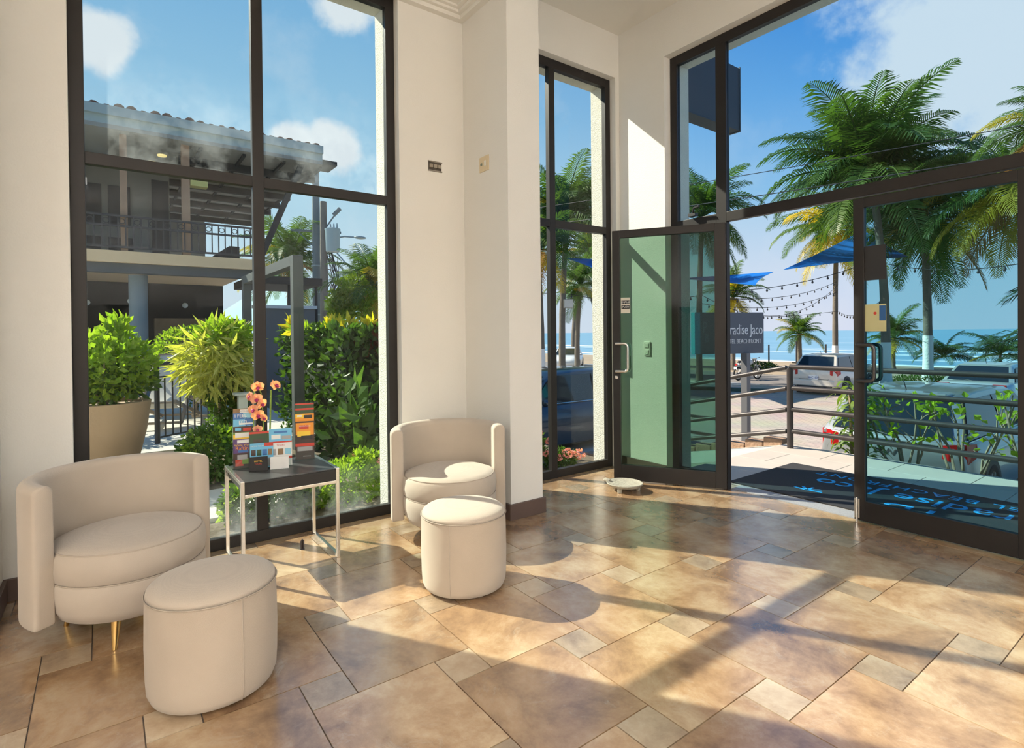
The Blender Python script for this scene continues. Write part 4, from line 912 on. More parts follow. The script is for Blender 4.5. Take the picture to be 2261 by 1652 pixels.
# ================================================================== plants
palm_m = leaf_mat('palm_leaf', (.035, .095, .024), (.10, .18, .035), 1.2, .40, True)
palm_y = leaf_mat('palm_leaf_yellow', (.30, .28, .035), (.55, .40, .05), 1.2, .45, True)
palm_b = leaf_mat('palm_leaf_brown', (.22, .12, .04), (.40, .22, .06), 1.2, .35, True)
palm_d = leaf_mat('palm_leaf_dark', (.014, .032, .012), (.03, .06, .02), 1.2, .15, True)
trunk_m = mat('palm_trunk', (.17, .145, .12), .95, noise=(3, .3), bump=(12, .8))
white_tr = mat('whitewash', (.82, .82, .80), .9, noise=(4, .06), bump=(14, .9))
FR = {}
def frond_mesh(e0, droop, seed, n=46, lf=.30, hang=.55, wid=.011):
    """unit length frond leaving the origin along +X at elevation e0, leaflets both sides"""
    key = (e0, droop, seed, n, lf, hang)
    if key in FR: return FR[key]
    rnd = random.Random(seed); mb = MB(); pts = []; p = Vector((0, 0, 0)); st_ = 18
    for i in range(st_+1):
        s = i/st_; pts.append((p.copy(), R_(e0) - R_(droop)*s**1.4))
        a = R_(e0) - R_(droop)*((i+.5)/st_)**1.4; p = p + Vector((math.cos(a), 0, math.sin(a)))/st_
    mb.tube([q[0] for q in pts], [.012*(1-i/st_)+.002 for i in range(st_+1)], 4)
    for i in range(n):
        s = .14 + .86*i/(n-1); f = s*st_; k = min(int(f), st_-1); u = f-k
        b = pts[k][0].lerp(pts[k+1][0], u); a = pts[k][1]*(1-u) + pts[k+1][1]*u
        tan = Vector((math.cos(a), 0, math.sin(a))); up = Vector((-math.sin(a), 0, math.cos(a)))
        ll = lf*(math.sin(math.pi*min(1, .22+.78*s)**.85)**.6*.9+.12)*rnd.uniform(.85, 1.1)
        for sg in (-1, 1):
            sd = Vector((0, sg, 0)); fw = .45 + .5*s
            d1_ = (sd + tan*fw + up*rnd.uniform(.05, .35)).normalized(); d2_ = (sd*.8 + tan*fw + Vector((0, 0, -hang*rnd.uniform(.7, 1.6)))).normalized()
            m_ = b + d1_*ll*.45; e_ = m_ + d2_*ll*.55; wv = tan*wid*(1.15-.5*s)
            mb.add([b-wv*.5, b+wv*.5, m_+wv, m_-wv, e_], [(0, 1, 2, 3), (3, 2, 4)])
    me = mb.mesh('frond', fix=False); FR[key] = me; return me
VAR = [(78, 60, 1), (62, 75, 2), (45, 85, 3), (28, 85, 4), (8, 75, 5), (-15, 60, 6), (-45, 35, 7)]
MEM = {}
def fr_with(v, m, **kw):
    k = (v, m.name, tuple(sorted(kw.items())))
    if k not in MEM:
        me = frond_mesh(*v, **kw).copy(); me.materials.clear(); me.materials.append(m); MEM[k] = me
    return MEM[k]
def palm(label, base, crown, size, seed, nfr=30, tr=.14, white=0, yellow=.12, lo=.0, hi=1.0, group='palms', mm=None, wind=None, brown=.08):
    rnd = random.Random(seed); t = thing('palm_tree', label, 'palm tree', base, 0, group)
    B = Vector(base); Cn = Vector(crown); H = Cn-B
    if H.z > .8:
        pts = []; rr = []
        for i in range(15):
            s = i/14; q = B.lerp(Cn, s); q += Vector((H.x, H.y, 0))*(-.35*math.sin(math.pi*s)); pts.append(q); rr.append(tr*(1.25 if i == 0 else 1.0)*(1-.32*s)*(1+.03*math.sin(i*2.3)))
        part('trunk', MB().tube(pts, rr, 12), trunk_m, t, True, smooth=60)
        if white:
            k = [i for i in range(15) if pts[i].z <= B.z+white+.3]
            part('whitewashed_base', MB().tube([pts[i] for i in k], [rr[i]*1.06+.006 for i in k], 12), white_tr, t, True, smooth=60)
    loc = Cn-B
    for i in range(nfr):
        q = lo + (hi-lo)*(i+.5)/nfr
        v = VAR[min(len(VAR)-1, int(q*len(VAR)))]
        u = rnd.random(); dead = q > .72
        m = palm_y if (dead and u < yellow*2.2) or u < yellow*.5 else (palm_b if dead and u > 1-brown*2 else (mm or palm_m))
        o = link('frond', fr_with(v, m), None, t)
        az = i*2.399963 + rnd.uniform(-.3, .3)
        if wind is not None: az = wind + ((az-wind+math.pi) % (2*math.pi)-math.pi)*.72
        s = size*rnd.uniform(.85, 1.12)
        o.matrix_local = Matrix.Translation(loc) @ Matrix.Rotation(az, 4, 'Z') @ Matrix.Rotation(R_(rnd.uniform(-9, 9)), 4, 'Y') @ Matrix.Rotation(R_(rnd.uniform(-14, 14)), 4, 'X') @ Matrix.Scale(s, 4)
    if size > 2.2 and H.z > 3:
        for k in range(5):
            a = 2*math.pi*k/5+seed; part('coconut', MB().sphere((loc.x+.26*math.cos(a), loc.y+.26*math.sin(a), loc.z-.22), .13, 8, 6), palm_b if k % 2 else palm_y, t, smooth='all')
    return t
E_ = R_(20)
palm('tall coconut palm with a whitewashed foot, its crown highest beside the door', (-9.45, 26.6, G), (-9.72, 26.0, 7.6), 4.6, 11, 54, .19, 2.0, .0, 0, .80, brown=.0)
palm('coconut palm with a whitewashed foot and dark trunk, right of the tallest', (-8.95, 29.9, G), (-9.08, 29.9, 6.3), 3.9, 12, 46, .20, 2.2, .10)
palm('slim coconut palm with yellowing fronds hanging over the blue sail', (-17.4, 40.4, G), (-17.35, 40.6, 8.3), 4.6, 13, 30, .19, 1.6, .45, .2, 1, brown=.2)
palm('coconut palm seen through the narrow fixed pane', (-15.7, 22.5, G), (-15.63, 22.7, 6.7), 3.0, 14, 30, .15, 0, .05)
palm('low yellow green palm just above the hotel sign', (-19.3, 31.1, G), (-19.3, 31.1, 3.4), 2.5, 15, 24, .15, 0, .45)
palm('young palm on the sand between the sign and the white hatchback', (-22.7, 46.2, G-.25), (-22.7, 46.2, 1.0), 2.3, 16, 26, .24, 0, .08, .0, .85)
palm('young palm on the sand beside the tallest coconut palm', (-13.45, 39.0, G), (-13.4, 39.0, .75), 2.3, 17, 24, .13, 0, .3, .0, .85)
palm('knee high palm on the sand behind the whitewashed trunk', (-12.3, 44.0, G-.2), (-12.3, 44.0, -.5), 2.2, 18, 18, .1, 0, .2, .1, .75)
palm('knee high palm on the sand above the silver sedan', (-9.0, 41.7, G-.1), (-9.0, 41.7, -.2), 2.3, 19, 18, .1, 0, .2, .1, .75)
palm('yellow fringed palm at the right edge, high above the cars', (-4.9, 26.6, G), (-5.2, 26.5, 6.2), 3.6, 20, 36, .18, 1.6, .30, .1, 1, brown=.2)
palm('palm at the far right whose fronds reach down over the transom', (-3.1, 20.9, G), (-3.2, 20.9, 6.8), 2.0, 21, 30, .17, 1.6, .10)
palm('tall coconut palm filling the narrow window', (-19.5, 17.3, G), (-19.4, 17.6, 6.6), 3.6, 22, 44, .17, 0, .04, 0, .85)
palm('lower palm behind the white sedan in the narrow window', (-23.5, 22.0, G), (-23.4, 22.2, 4.0), 2.6, 23, 26, .17, 0, .2)
palm('palm with a whitewashed foot at the pier side of the narrow window', (-18.6, 15.3, G), (-18.7, 15.2, 4.9), 2.6, 24, 24, .17, 1.6, .2)
palm('slender far palm behind the blue sail in the narrow window', (-29.5, 27.3, G), (-28.9, 28.3, 7.0), 3.4, 25, 26, .2, 0, .2)
palm('palm behind the neighbouring roof brace', (-27.1, 7.05, G), (-27.1, 7.08, 4.7), 2.9, 26, 30, .17, 0, .1)
palm('sunlit palm at the right edge of the tall window', (-18.1, 7.45, G), (-18.1, 7.48, 2.9), 2.1, 27, 32, .17, 0, .25)
palm('small distant palm left of the leafy tree', (-39.7, 13.6, G), (-39.7, 13.6, 2.2), 2.1, 28, 20, .17, 0, .05)
# feathery garden palm close to the terrace at the right edge
ar = thing('garden_palm', 'dark feathery garden palm reaching in from the right edge', 'palm', (-.75, 9.4, G), 0)
rnd = random.Random(31)
for k in range(6): part('cane', MB().tube([(.12*math.cos(k), .12*math.sin(k), 0), (.2*math.cos(k), .2*math.sin(k), 1.2+.25*k)], [.035, .025], 8), trunk_m, ar)
for k in range(20):
    o = link('frond', fr_with(VAR[1+k % 4], palm_d, n=30, lf=.42, hang=.5), None, ar)
    o.matrix_local = Matrix.Translation((.18*math.cos(k), .18*math.sin(k), 1.0+.09*k)) @ Matrix.Rotation(k*2.4, 4, 'Z') @ Matrix.Scale(rnd.uniform(1.3, 1.9), 4)

def leaves(mb, c, rad, n, ln, wd, seed, shell=.35, up=.3, droop=0, box=False):
    rnd = random.Random(seed)
    for _ in range(n):
        if box:
            p = Vector((rnd.uniform(-1, 1), rnd.uniform(-1, 1), rnd.uniform(-1, 1)))
            ax = rnd.choice((0, 1, 2, 2)); v = p.copy(); v[ax] = (1 if ax == 2 else rnd.choice((-1, 1)))*(1-shell*rnd.random()**2)
            out_ = Vector((0, 0, 0)); out_[ax] = v[ax]
        else:
            v = Vector((rnd.gauss(0, 1), rnd.gauss(0, 1), rnd.gauss(0, 1)))
            if v.length < 1e-3: continue
            v.normalize(); out_ = v.copy(); v *= 1-shell*rnd.random()**1.5
        q = Vector((c[0]+v.x*rad[0], c[1]+v.y*rad[1], c[2]+v.z*rad[2]))
        d = (out_*.8 + Vector((rnd.uniform(-1, 1), rnd.uniform(-1, 1), rnd.uniform(-1, 1)+up-droop))).normalized()
        w_ = d.cross(Vector((rnd.uniform(-1, 1), rnd.uniform(-1, 1), rnd.uniform(-1, 1)))); w_.normalize(); l = ln*rnd.uniform(.65, 1.25); wv = w_*wd*rnd.uniform(.8, 1.2)
        n_ = d.cross(w_)*wd*.35
        mb.add([q, q+d*l*.45+wv+n_, q+d*l, q+d*l*.45-wv+n_, q+d*l*.45], [(0, 1, 4), (1, 2, 4), (2, 3, 4), (3, 0, 4)])
    return mb
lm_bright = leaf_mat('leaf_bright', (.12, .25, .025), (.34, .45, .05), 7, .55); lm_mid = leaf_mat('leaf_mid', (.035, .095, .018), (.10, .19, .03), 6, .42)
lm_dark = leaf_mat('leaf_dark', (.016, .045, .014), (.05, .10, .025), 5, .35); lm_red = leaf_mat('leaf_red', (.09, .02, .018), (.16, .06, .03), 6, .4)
lm_yel = leaf_mat('leaf_yellow', (.50, .45, .03), (.62, .52, .06), 8, .5); lm_var = leaf_mat('leaf_variegated', (.22, .30, .05), (.66, .60, .20), 60, .5)
wood = mat('twig_wood', (.30, .235, .165), .9, noise=(20, .3)); pink = leaf_mat('petal_pink', (.75, .25, .26), (.88, .45, .42), 15, .3)
def shrub(name, label, base, parts_, stems=(), flowers=(), cat='shrub', group=None):
    t = thing(name, label, cat, base, 0, group)
    for k, (c, rad, n, ln, wd, m, kw) in enumerate(parts_):
        part('foliage', leaves(MB(), c, rad, n, ln, wd, 100+k+int(abs(base[0]*97+base[1]*53)), **kw), m, t, True, fix=False, kind='stuff')
    for pts, r in stems: part('stem', MB().tube(pts, r, 7), wood, t, True, smooth=60)
    for (x, y, z, r) in flowers:
        part('flower', leaves(MB(), (x, y, z), (r, r, r*.7), 60, r*.55, r*.30, int(x*1000+y*77), shell=.2), pink, t, True, fix=False)
    return t
# --- seen through the tall window
pot_m = mat('pot_brown', (.44, .30, .20), .6, noise=(3, .15), bump=(30, .2))
pot = thing('plant_pot', 'big brown tapered pot outside the tall window', 'plant pot', (-6.62, .0, -.06))
part('pot', MB().lathe([(.001, 0), (.22, 0), (.27, .15), (.34, .45), (.375, .70), (.38, .735), (.36, .74), (.345, .70), (.001, .66)], 36), pot_m, pot, smooth=50)
part('soil', MB().lathe([(.001, .665), (.345, .665), (.345, .69), (.001, .70)], 24), soil, pot)
shrub('potted_shrub', 'bright leafy shrub growing in the big brown pot', (-6.62, 0, .64), [((-6.62, -.02, 1.02), (.50, .46, .33), 2300, .085, .026, lm_bright, dict(shell=.7)), ((-6.60, .02, .86), (.42, .42, .18), 700, .08, .024, lm_mid, dict(shell=.8)), ((-6.58, .10, 1.36), (.10, .10, .14), 90, .11, .03, lm_bright, dict(shell=.9, up=.8))],
      [([(-6.62, 0, .64), (-6.6+.1*math.cos(k), .1*math.sin(k), .8), (-6.62+.33*math.cos(k), .33*math.sin(k), 1.1)], [.016, .012, .006]) for k in (0, 1.3, 2.5, 3.9, 5.2)])
shrub('variegated_shrub', 'yellow striped shrub with long narrow leaves between the pot and the dark frame', (-7.0, 1.02, -.06), [((-7.0, 1.02, 1.02), (.42, .36, .36), 900, .23, .022, lm_var, dict(shell=.8, droop=.9)), ((-6.98, 1.10, 1.28), (.28, .28, .20), 500, .11, .03, lm_bright, dict(shell=.7)), ((-6.95, 1.12, .48), (.20, .20, .45), 700, .08, .024, lm_mid, dict(shell=.8))],
      [([(-6.98, 1.03, -.06), (-6.96, 1.05, .4), (-6.98, 1.0, .95)], [.03, .025, .015]), ([(-6.95, 1.10, -.06), (-6.93, 1.15, .5), (-6.95, 1.2, 1.1)], [.02, .018, .01])])
shrub('clipped_bush', 'round bright green clipped bush behind the deck chairs', (-10.9, 1.26, -.02), [((-10.9, 1.26, 1.12), (.62, .60, .36), 2600, .055, .016, lm_bright, dict(shell=.25)), ((-10.9, 1.26, .55), (.3, .3, .45), 500, .06, .02, lm_mid, dict(shell=.6))], [([(-10.9, 1.26, -.02), (-10.9, 1.26, .9)], .05)])
shrub('fern_bush', 'dark bush at the left window edge behind the pot', (-9.3, -.25, -.02), [((-9.3, -.25, .75), (.45, .4, .42), 700, .12, .03, lm_dark, dict(shell=.7))], [([(-9.3, -.25, -.02), (-9.3, -.25, .6)], .04)])
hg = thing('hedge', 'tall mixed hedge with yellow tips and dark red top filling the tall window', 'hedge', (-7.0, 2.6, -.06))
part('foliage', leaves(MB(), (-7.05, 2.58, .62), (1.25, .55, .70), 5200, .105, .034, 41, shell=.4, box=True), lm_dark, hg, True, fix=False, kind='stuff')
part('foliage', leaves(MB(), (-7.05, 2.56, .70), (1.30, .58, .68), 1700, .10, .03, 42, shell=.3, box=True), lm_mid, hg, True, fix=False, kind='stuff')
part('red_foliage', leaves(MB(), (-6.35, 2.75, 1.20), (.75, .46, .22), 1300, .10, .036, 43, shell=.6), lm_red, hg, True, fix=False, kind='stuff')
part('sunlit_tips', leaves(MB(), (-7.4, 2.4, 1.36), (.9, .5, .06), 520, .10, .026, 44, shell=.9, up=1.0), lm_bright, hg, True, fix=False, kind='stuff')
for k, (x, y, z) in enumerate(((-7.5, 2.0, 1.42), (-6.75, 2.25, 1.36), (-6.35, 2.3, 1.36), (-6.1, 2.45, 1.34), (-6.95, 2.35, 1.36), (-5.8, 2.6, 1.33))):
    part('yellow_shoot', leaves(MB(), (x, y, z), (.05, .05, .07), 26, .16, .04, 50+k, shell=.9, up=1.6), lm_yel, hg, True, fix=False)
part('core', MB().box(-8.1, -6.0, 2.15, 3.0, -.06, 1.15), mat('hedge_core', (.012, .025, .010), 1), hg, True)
shrub('taro_plant', 'broad leaved plants low in front of the hedge', (-5.35, 2.05, -.06), [((-5.4, 2.05, .42), (.42, .32, .40), 45, .22, .07, lm_mid, dict(shell=.9, up=.8)), ((-5.55, 2.1, .25), (.4, .32, .3), 200, .16, .05, lm_dark, dict(shell=.9))], [([(-5.4, 2.05, -.06), (-5.4, 2.05, .3)], .02)])
shrub('ixora_bush', 'small sunlit bush with pink flowers against the window right pane', (-4.42, 1.55, -.06), [((-4.42, 1.56, .10), (.24, .40, .17), 1500, .055, .017, lm_bright, dict(shell=.5)), ((-4.40, 1.72, .27), (.10, .12, .07), 160, .06, .018, lm_bright, dict(shell=.8, up=.8))], [([(-4.42, 1.5, -.06), (-4.42, 1.5, .08)], .015)], [(-4.34, 1.84, .25, .035), (-4.38, 1.92, .27, .028), (-4.5, 1.66, .29, .018)])
shrub('low_bush', 'low dark green bush behind the table frame', (-4.45, .98, -.06), [((-4.45, 1.0, .08), (.24, .34, .16), 1300, .055, .017, lm_mid, dict(shell=.5)), ((-4.45, .98, .17), (.2, .3, .08), 350, .055, .017, lm_bright, dict(shell=.8))], [([(-4.45, .95, -.06), (-4.45, .95, .06)], .015)])
shrub('path_bush', 'rounded bush beside the path, left of the window mullion', (-5.75, .78, -.06), [((-5.75, .80, .20), (.28, .30, .26), 1400, .055, .018, lm_mid, dict(shell=.5)), ((-5.72, .78, .34), (.22, .24, .12), 420, .055, .018, lm_bright, dict(shell=.7))], [([(-5.75, .8, -.06), (-5.75, .8, .15)], .02)])
shrub('weed', 'single leafy sprig by the window mullion', (-4.4, .68, -.06), [((-4.4, .69, .02), (.06, .05, .09), 60, .055, .02, lm_bright, dict(shell=.9))], [([(-4.4, .69, -.06), (-4.4, .69, .06)], .006)])
lv = thing('broadleaf_tree', 'broad leaved tree with lime green leaves left of the sunlit palm', 'tree', (-17.9, 6.45, G))
part('trunk', MB().tube([(-17.9, 6.45, G), (-17.8, 6.5, 1.0), (-17.6, 6.5, 2.2)], [.12, .09, .05], 8), wood, lv, True, smooth=60)
for k, (c, r) in enumerate((((-17.6, 6.55, 2.85), .48), ((-17.8, 6.25, 2.45), .42), ((-17.5, 6.9, 2.55), .40), ((-17.7, 6.1, 2.05), .30), ((-17.4, 6.7, 2.1), .36))):
    part('foliage', leaves(MB(), c, (r, r, r*.75), 260, .19, .07, 70+k, shell=.7), lm_bright, lv, True, fix=False, kind='stuff')
# flowers outside the narrow window
shrub('ixora_bush', 'pink flowering bush beyond the narrow window, beside the pier', (-4.35, 3.32, -.1), [((-4.35, 3.30, .16), (.20, .26, .22), 1100, .055, .018, lm_mid, dict(shell=.6)), ((-4.33, 3.28, .33), (.14, .18, .07), 200, .06, .018, lm_bright, dict(shell=.8))], [([(-4.35, 3.3, -.06), (-4.35, 3.3, .1)], .015)], [(-4.18, 3.36, .33, .05), (-4.14, 3.50, .24, .035), (-4.24, 3.22, .38, .04), (-4.12, 3.44, .13, .03)])
shrub('ixora_bush', 'low pink flowering bush at the foot of the narrow window, by the corner', (-4.25, 3.75, -.1), [((-4.25, 3.70, .02), (.16, .22, .10), 500, .05, .017, lm_mid, dict(shell=.7))], [([(-4.25, 3.7, -.06), (-4.25, 3.7, .0)], .012)], [(-4.10, 3.70, .10, .05), (-4.08, 3.84, .07, .055), (-4.12, 3.58, .07, .04)])
# --- bed beyond the terrace railing
dr = thing('dracaena', 'upright dracaena with long arching leaves behind the railing', 'plant', (-2.66, 6.75, -.55))
dl = MB(); nl = 8
for i in range(nl):
    u0, u1 = i/nl, (i+1)/nl
    def dp(u, k): return (u*.30*(1-.25*u*u), k*.030*math.sin(math.pi*min(1, .12+.88*u))**.7, .16*u-.26*u*u)
    b = len(dl.v); dl.v += [dp(u0, -1), dp(u0, 0), dp(u0, 1), dp(u1, -1), dp(u1, 0), dp(u1, 1)]; dl.f += [(b, b+1, b+4, b+3), (b+1, b+2, b+5, b+4)]
dme = dl.mesh('leaf', smooth='all', fix=False); dme.materials.append(leaf_mat('dracaena_leaf', (.07, .16, .03), (.24, .33, .07), 9, .4))
for k in range(3): part('stem', MB().tube([(.05*math.cos(2*k), .05*math.sin(2*k), 0), (.08*math.cos(2*k), .08*math.sin(2*k), .5), (.10*math.cos(2*k), .10*math.sin(2*k), .95+.12*k)], [.02, .018, .014], 7), wood, dr, smooth=60)
rnd = random.Random(77)
for k in range(120):
    z = .38 + .85*(k/120)**.8; a = k*2.4
    o = link('leaf', dme, None, dr); o.matrix_local = Matrix.Translation((.08*math.cos(a), .08*math.sin(a), z)) @ Matrix.Rotation(a, 4, 'Z') @ Matrix.Rotation(R_(rnd.uniform(-38, 18)), 4, 'Y') @ Matrix.Scale(rnd.uniform(.7, 1.1), 4)
random.seed(21)
def twig_shrub(label, base, n, h, spread, lean=(0, 0)):
    t = thing('woody_shrub', label, 'shrub', base, 0, group='woody shrubs beyond the railing'); lf_ = MB()
    for k in range(n):
        a = 2*math.pi*k/n + random.uniform(-.3, .3); pts = [Vector((0, 0, 0))]; hh = h*random.uniform(.75, 1.05)
        for s in (.3, .55, .8, 1): pts.append(Vector((math.cos(a)*spread*s+random.uniform(-.04, .04)+lean[0]*s, math.sin(a)*spread*.45*s+random.uniform(-.03, .03)+lean[1]*s, hh*s)))
        part('branch', MB().tube(pts, [.018, .014, .011, .009, .006], 6), wood, t, smooth=60)
        for q in (2, 3):
            e = pts[q]+Vector((random.uniform(-.16, .16), random.uniform(-.08, .08), random.uniform(.08, .22))); part('twig', MB().tube([pts[q], (pts[q]+e)/2+Vector((0, 0, .02)), e], [.007, .006, .004], 5), wood, t)
            leaves(lf_, e, (.05, .04, .05), random.randint(1, 4), .075, .028, random.randint(0, 9999), shell=.9)
        leaves(lf_, pts[-1], (.06, .05, .06), random.randint(3, 7), .08, .030, random.randint(0, 9999), shell=.9)
    part('foliage', lf_, leaf_mat('leaf_lime', (.22, .36, .03), (.42, .54, .05), 7, .55), t, fix=False, kind='stuff'); return t
twig_shrub('bare woody shrub with a few lime leaves just right of the door stile', (-2.20, 6.80, -.50), 6, 1.10, .30, (-.1, 0))
twig_shrub('bare woody shrub with a few lime leaves in the middle of the bed', (-1.72, 6.85, -.50), 7, 1.15, .36)
twig_shrub('bare woody shrub with most leaves at the right end of the bed', (-1.18, 6.80, -.50), 8, 1.15, .42, (.05, 0))
shrub('grass_mound', 'round grassy mound at the foot of the whitewashed palm', (-8.95, 29.6, G), [((-8.95, 29.6, G), (1.5, 1.1, .28), 1500, .16, .025, lm_mid, dict(shell=.4, up=.8))], [], cat='grass')
shrub('beach_bush', 'low green creeper patch on the sand behind the motorbike', (-18.6, 33.0, G), [((-18.6, 33.0, G+.05), (1.1, .8, .40), 800, .16, .05, lm_dark, dict(shell=.5))], [])

# ================================================================== neighbouring building beyond the garden
nb = thing('neighbour_building', 'two storey building with balcony and tiled eaves beyond the garden', 'building', (-15.5, 1.0, -.02))
FX = -13.5
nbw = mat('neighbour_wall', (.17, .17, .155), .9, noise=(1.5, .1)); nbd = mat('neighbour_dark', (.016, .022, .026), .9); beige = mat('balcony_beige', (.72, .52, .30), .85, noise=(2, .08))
fas = mat('eave_blue_grey', (.28, .36, .37), .7, noise=(2, .08)); roofm = mat('roof_clay', (.13, .065, .05), .85, noise=(4, .3)); wood_c = mat('column_wood', (.30, .19, .12), .8, noise=(4, .2)); sof = mat('soffit_boards', (.24, .24, .22), .85)
def bx(name, a, m, parent=nb, **k): return part(name, MB().box(*a), m, parent, True, **k)
bx('balcony_slab', (-18.5, FX, -1.2, 2.88, 2.79, 3.02), beige); bx('beam', (-13.9, -13.62, -1.2, 2.86, 2.60, 2.79), mat('beam_slate', (.07, .085, .095), .8))
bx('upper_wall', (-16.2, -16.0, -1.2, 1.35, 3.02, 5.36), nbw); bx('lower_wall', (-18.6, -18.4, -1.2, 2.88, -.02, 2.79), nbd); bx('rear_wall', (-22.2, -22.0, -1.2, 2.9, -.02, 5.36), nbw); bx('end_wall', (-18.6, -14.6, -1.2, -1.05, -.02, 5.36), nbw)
bx('stone_wall', (-16.2, -15.9, 1.0, 2.86, -.02, 1.75), mat('brown_stone', (.16, .12, .08), .9, noise=(4, .4)))
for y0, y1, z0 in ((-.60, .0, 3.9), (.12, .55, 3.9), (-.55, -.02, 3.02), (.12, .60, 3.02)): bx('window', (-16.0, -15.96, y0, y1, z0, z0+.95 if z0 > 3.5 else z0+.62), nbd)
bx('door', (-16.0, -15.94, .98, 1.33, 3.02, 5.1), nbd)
bx('roof_slab', (-22.2, -13.30, -1.2, 4.25, 5.36, 5.44), sof); bx('eave_board', (-13.42, -13.30, -1.2, 4.25, 5.44, 5.60), fas); bx('eave_gutter', (-13.36, -13.22, -1.2, 4.25, 5.60, 5.78), fas); bx('eave_tip', (-14.0, -13.35, 4.25, 4.62, 5.40, 5.50), nbd)
tile_me = MB().tube([(0, 0, 0), (-1.2, 0, .25)], .10, 10).mesh('roof_tile', smooth=50); tile_me.materials.append(roofm)
for k in range(27): o = link('roof_tile', tile_me, None, nb); o.location = Vector((-13.26, -1.1+.2*k, 5.71+(.045 if k in (7, 8, 10, 11, 13) else .012*(k % 3)))) - Vector((-15.5, 1.0, -.02))
bx('roof_back', (-22.0, -14.3, -1.2, 4.25, 5.44, 6.0), roofm)
for k in range(7): bx('rafter', (-14.4-k*1.15-.12, -14.4-k*1.15, 1.40, 4.40, 5.20, 5.36), nbd)
for k in range(4): bx('batten', (-22, -13.5, 1.7+.85*k, 1.76+.85*k, 5.30, 5.36), nbd)
for y0, y1, m in ((.30, .42, wood_c), (1.37, 1.52, wood_c)): bx('column', (FX-.20, FX-.06, y0, y1, 3.02, 5.36), m)
bx('yellow_box', (FX-.30, FX-.05, 1.53, 1.86, 4.52, 4.70), mat('box_yellow', (.45, .42, .14), .7))
part('pillar', MB().lathe([(.17, 0), (.17, 2.0), (.17, 2.62)], 20, (-14.1, .60, -.02)), mat('pillar_blue', (.15, .20, .23), .7), nb, True, smooth=50)
part('roof_brace', MB().bar((-13.6, 2.9, 3.05), (-13.6, 3.85, 5.38), .12, .12), nbd, nb, True)
em_y, _nt, _b = nodes_mat('warm_downlight'); _b.inputs['Emission Color'].default_value = (1, .70, .12, 1); _b.inputs['Emission Strength'].default_value = .8
for (x, y) in ((-14.6, 1.10), (-15.3, .95)): part('downlight', MB().lathe([(.001, 0), (.09, 0), (.09, .03), (.001, .03)], 16, (x, y, 5.33)), em_y, nb, True)
iron = mat('wrought_iron', (.03, .032, .035), .6)
for z in (3.10, 3.52, 3.72): bx('balcony_rail', (FX-.06, FX-.02, -1.2, 2.86, z-.02, z+.02), iron)
bal = MB().box(-.011, .011, -.011, .011, 0, .62).mesh('baluster'); bal.materials.append(iron); scr = MB().tube([(0, .05*math.cos(2*math.pi*k/12), .05*math.sin(2*math.pi*k/12)) for k in range(13)], .008, 5, False).mesh('scroll'); scr.materials.append(iron)
for k in range(32):
    y = -1.15+.128*k; o = link('baluster', bal, None, nb); o.location = Vector((FX-.04, y, 3.10)) - Vector((-15.5, 1.0, -.02))
    if k % 2: o = link('scroll', scr, None, nb); o.location = Vector((FX-.04, y+.064, 3.615)) - Vector((-15.5, 1.0, -.02))
part('stair_flight', MB().prism([(1.75, 3.02), (2.0, 3.15), (2.75, 3.72), (3.0, 3.72), (3.0, 3.02)], lambda a, b, t: (t, a, b), -16.6, -16.5), nbd, nb, True)
for k, (y, x) in enumerate(((.5, -15), (1.7, -16.5), (-.3, -16))): part('hanging_lamp', MB().sphere((x, y, 2.1), .07, 10, 6), mat('lamp_glass', (.55, .62, .64), .2), nb, True, smooth='all')
# flat canopy and garden wall right of it
cn = thing('flat_canopy', 'dark flat canopy and low wall behind the square garden frame', 'canopy', (-15.6, 3.9, -.02))
part('roof', MB().box(-17.5, -15.0, 3.02, 4.75, 2.62, 2.82), nbd, cn, True, bevel=.01); part('wall', MB().box(-14.9, -14.7, 3.0, 4.45, -1.0, 1.98), mat('grey_wall', (.12, .13, .14), .8), cn, True); part('wall_coping', MB().box(-14.95, -14.65, 2.98, 4.50, 1.98, 2.06), mat('coping', (.50, .55, .58), .6), cn, True)
for y in (3.9, 4.6): part('post', MB().box(-15.2, -15.14, y, y+.06, -1, 2.62), nbd, cn, True)
# square garden frame
gf = thing('steel_portal', 'big dark square steel portal standing in the garden', 'portal', (-8.2, 1.86, -.06))
gfm = mat('frame_grey', (.075, .085, .085), .55, .2, noise=(4, .1))
part('upright', MB().box(-6.89, -6.77, 1.80, 1.92, -.06, 2.25), gfm, gf, True, bevel=.004); part('upright', MB().box(-9.76, -9.64, 1.80, 1.92, -.06, 2.25), gfm, gf, True, bevel=.004); part('top_beam', MB().box(-9.64, -6.89, 1.80, 1.92, 2.13, 2.25), gfm, gf, True, bevel=.004)
# patio railing and deck chairs
pr_ = thing('patio_railing', 'dark iron patio railing between the pot and the striped shrub', 'railing', (-8.1, .52, -.06))
PA, PB = Vector((-8.10, .52, 0)), Vector((-8.75, 1.32, 0)); dv = PB-PA
part('post', MB().tube([(PA.x, PA.y, -.06), (PA.x, PA.y, .98)], .03, 8), iron, pr_, True); part('top_rail', MB().tube([(PA.x, PA.y, .96), (PB.x, PB.y, .96)], .028, 8), iron, pr_, True)
for z in (.80, .05): part('rail', MB().bar((PA.x, PA.y, z), (PB.x, PB.y, z), .02, .02), iron, pr_, True)
for k in range(1, 9): q = PA+dv*k/9; part('baluster', MB().box(q.x-.009, q.x+.009, q.y-.009, q.y+.009, .05, .80), iron, pr_, True)
teak = mat('weathered_teak', (.30, .24, .18), .8, noise=(10, .2)); sling = mat('sling_cloth', (.60, .56, .48), .9, noise=(40, .06))
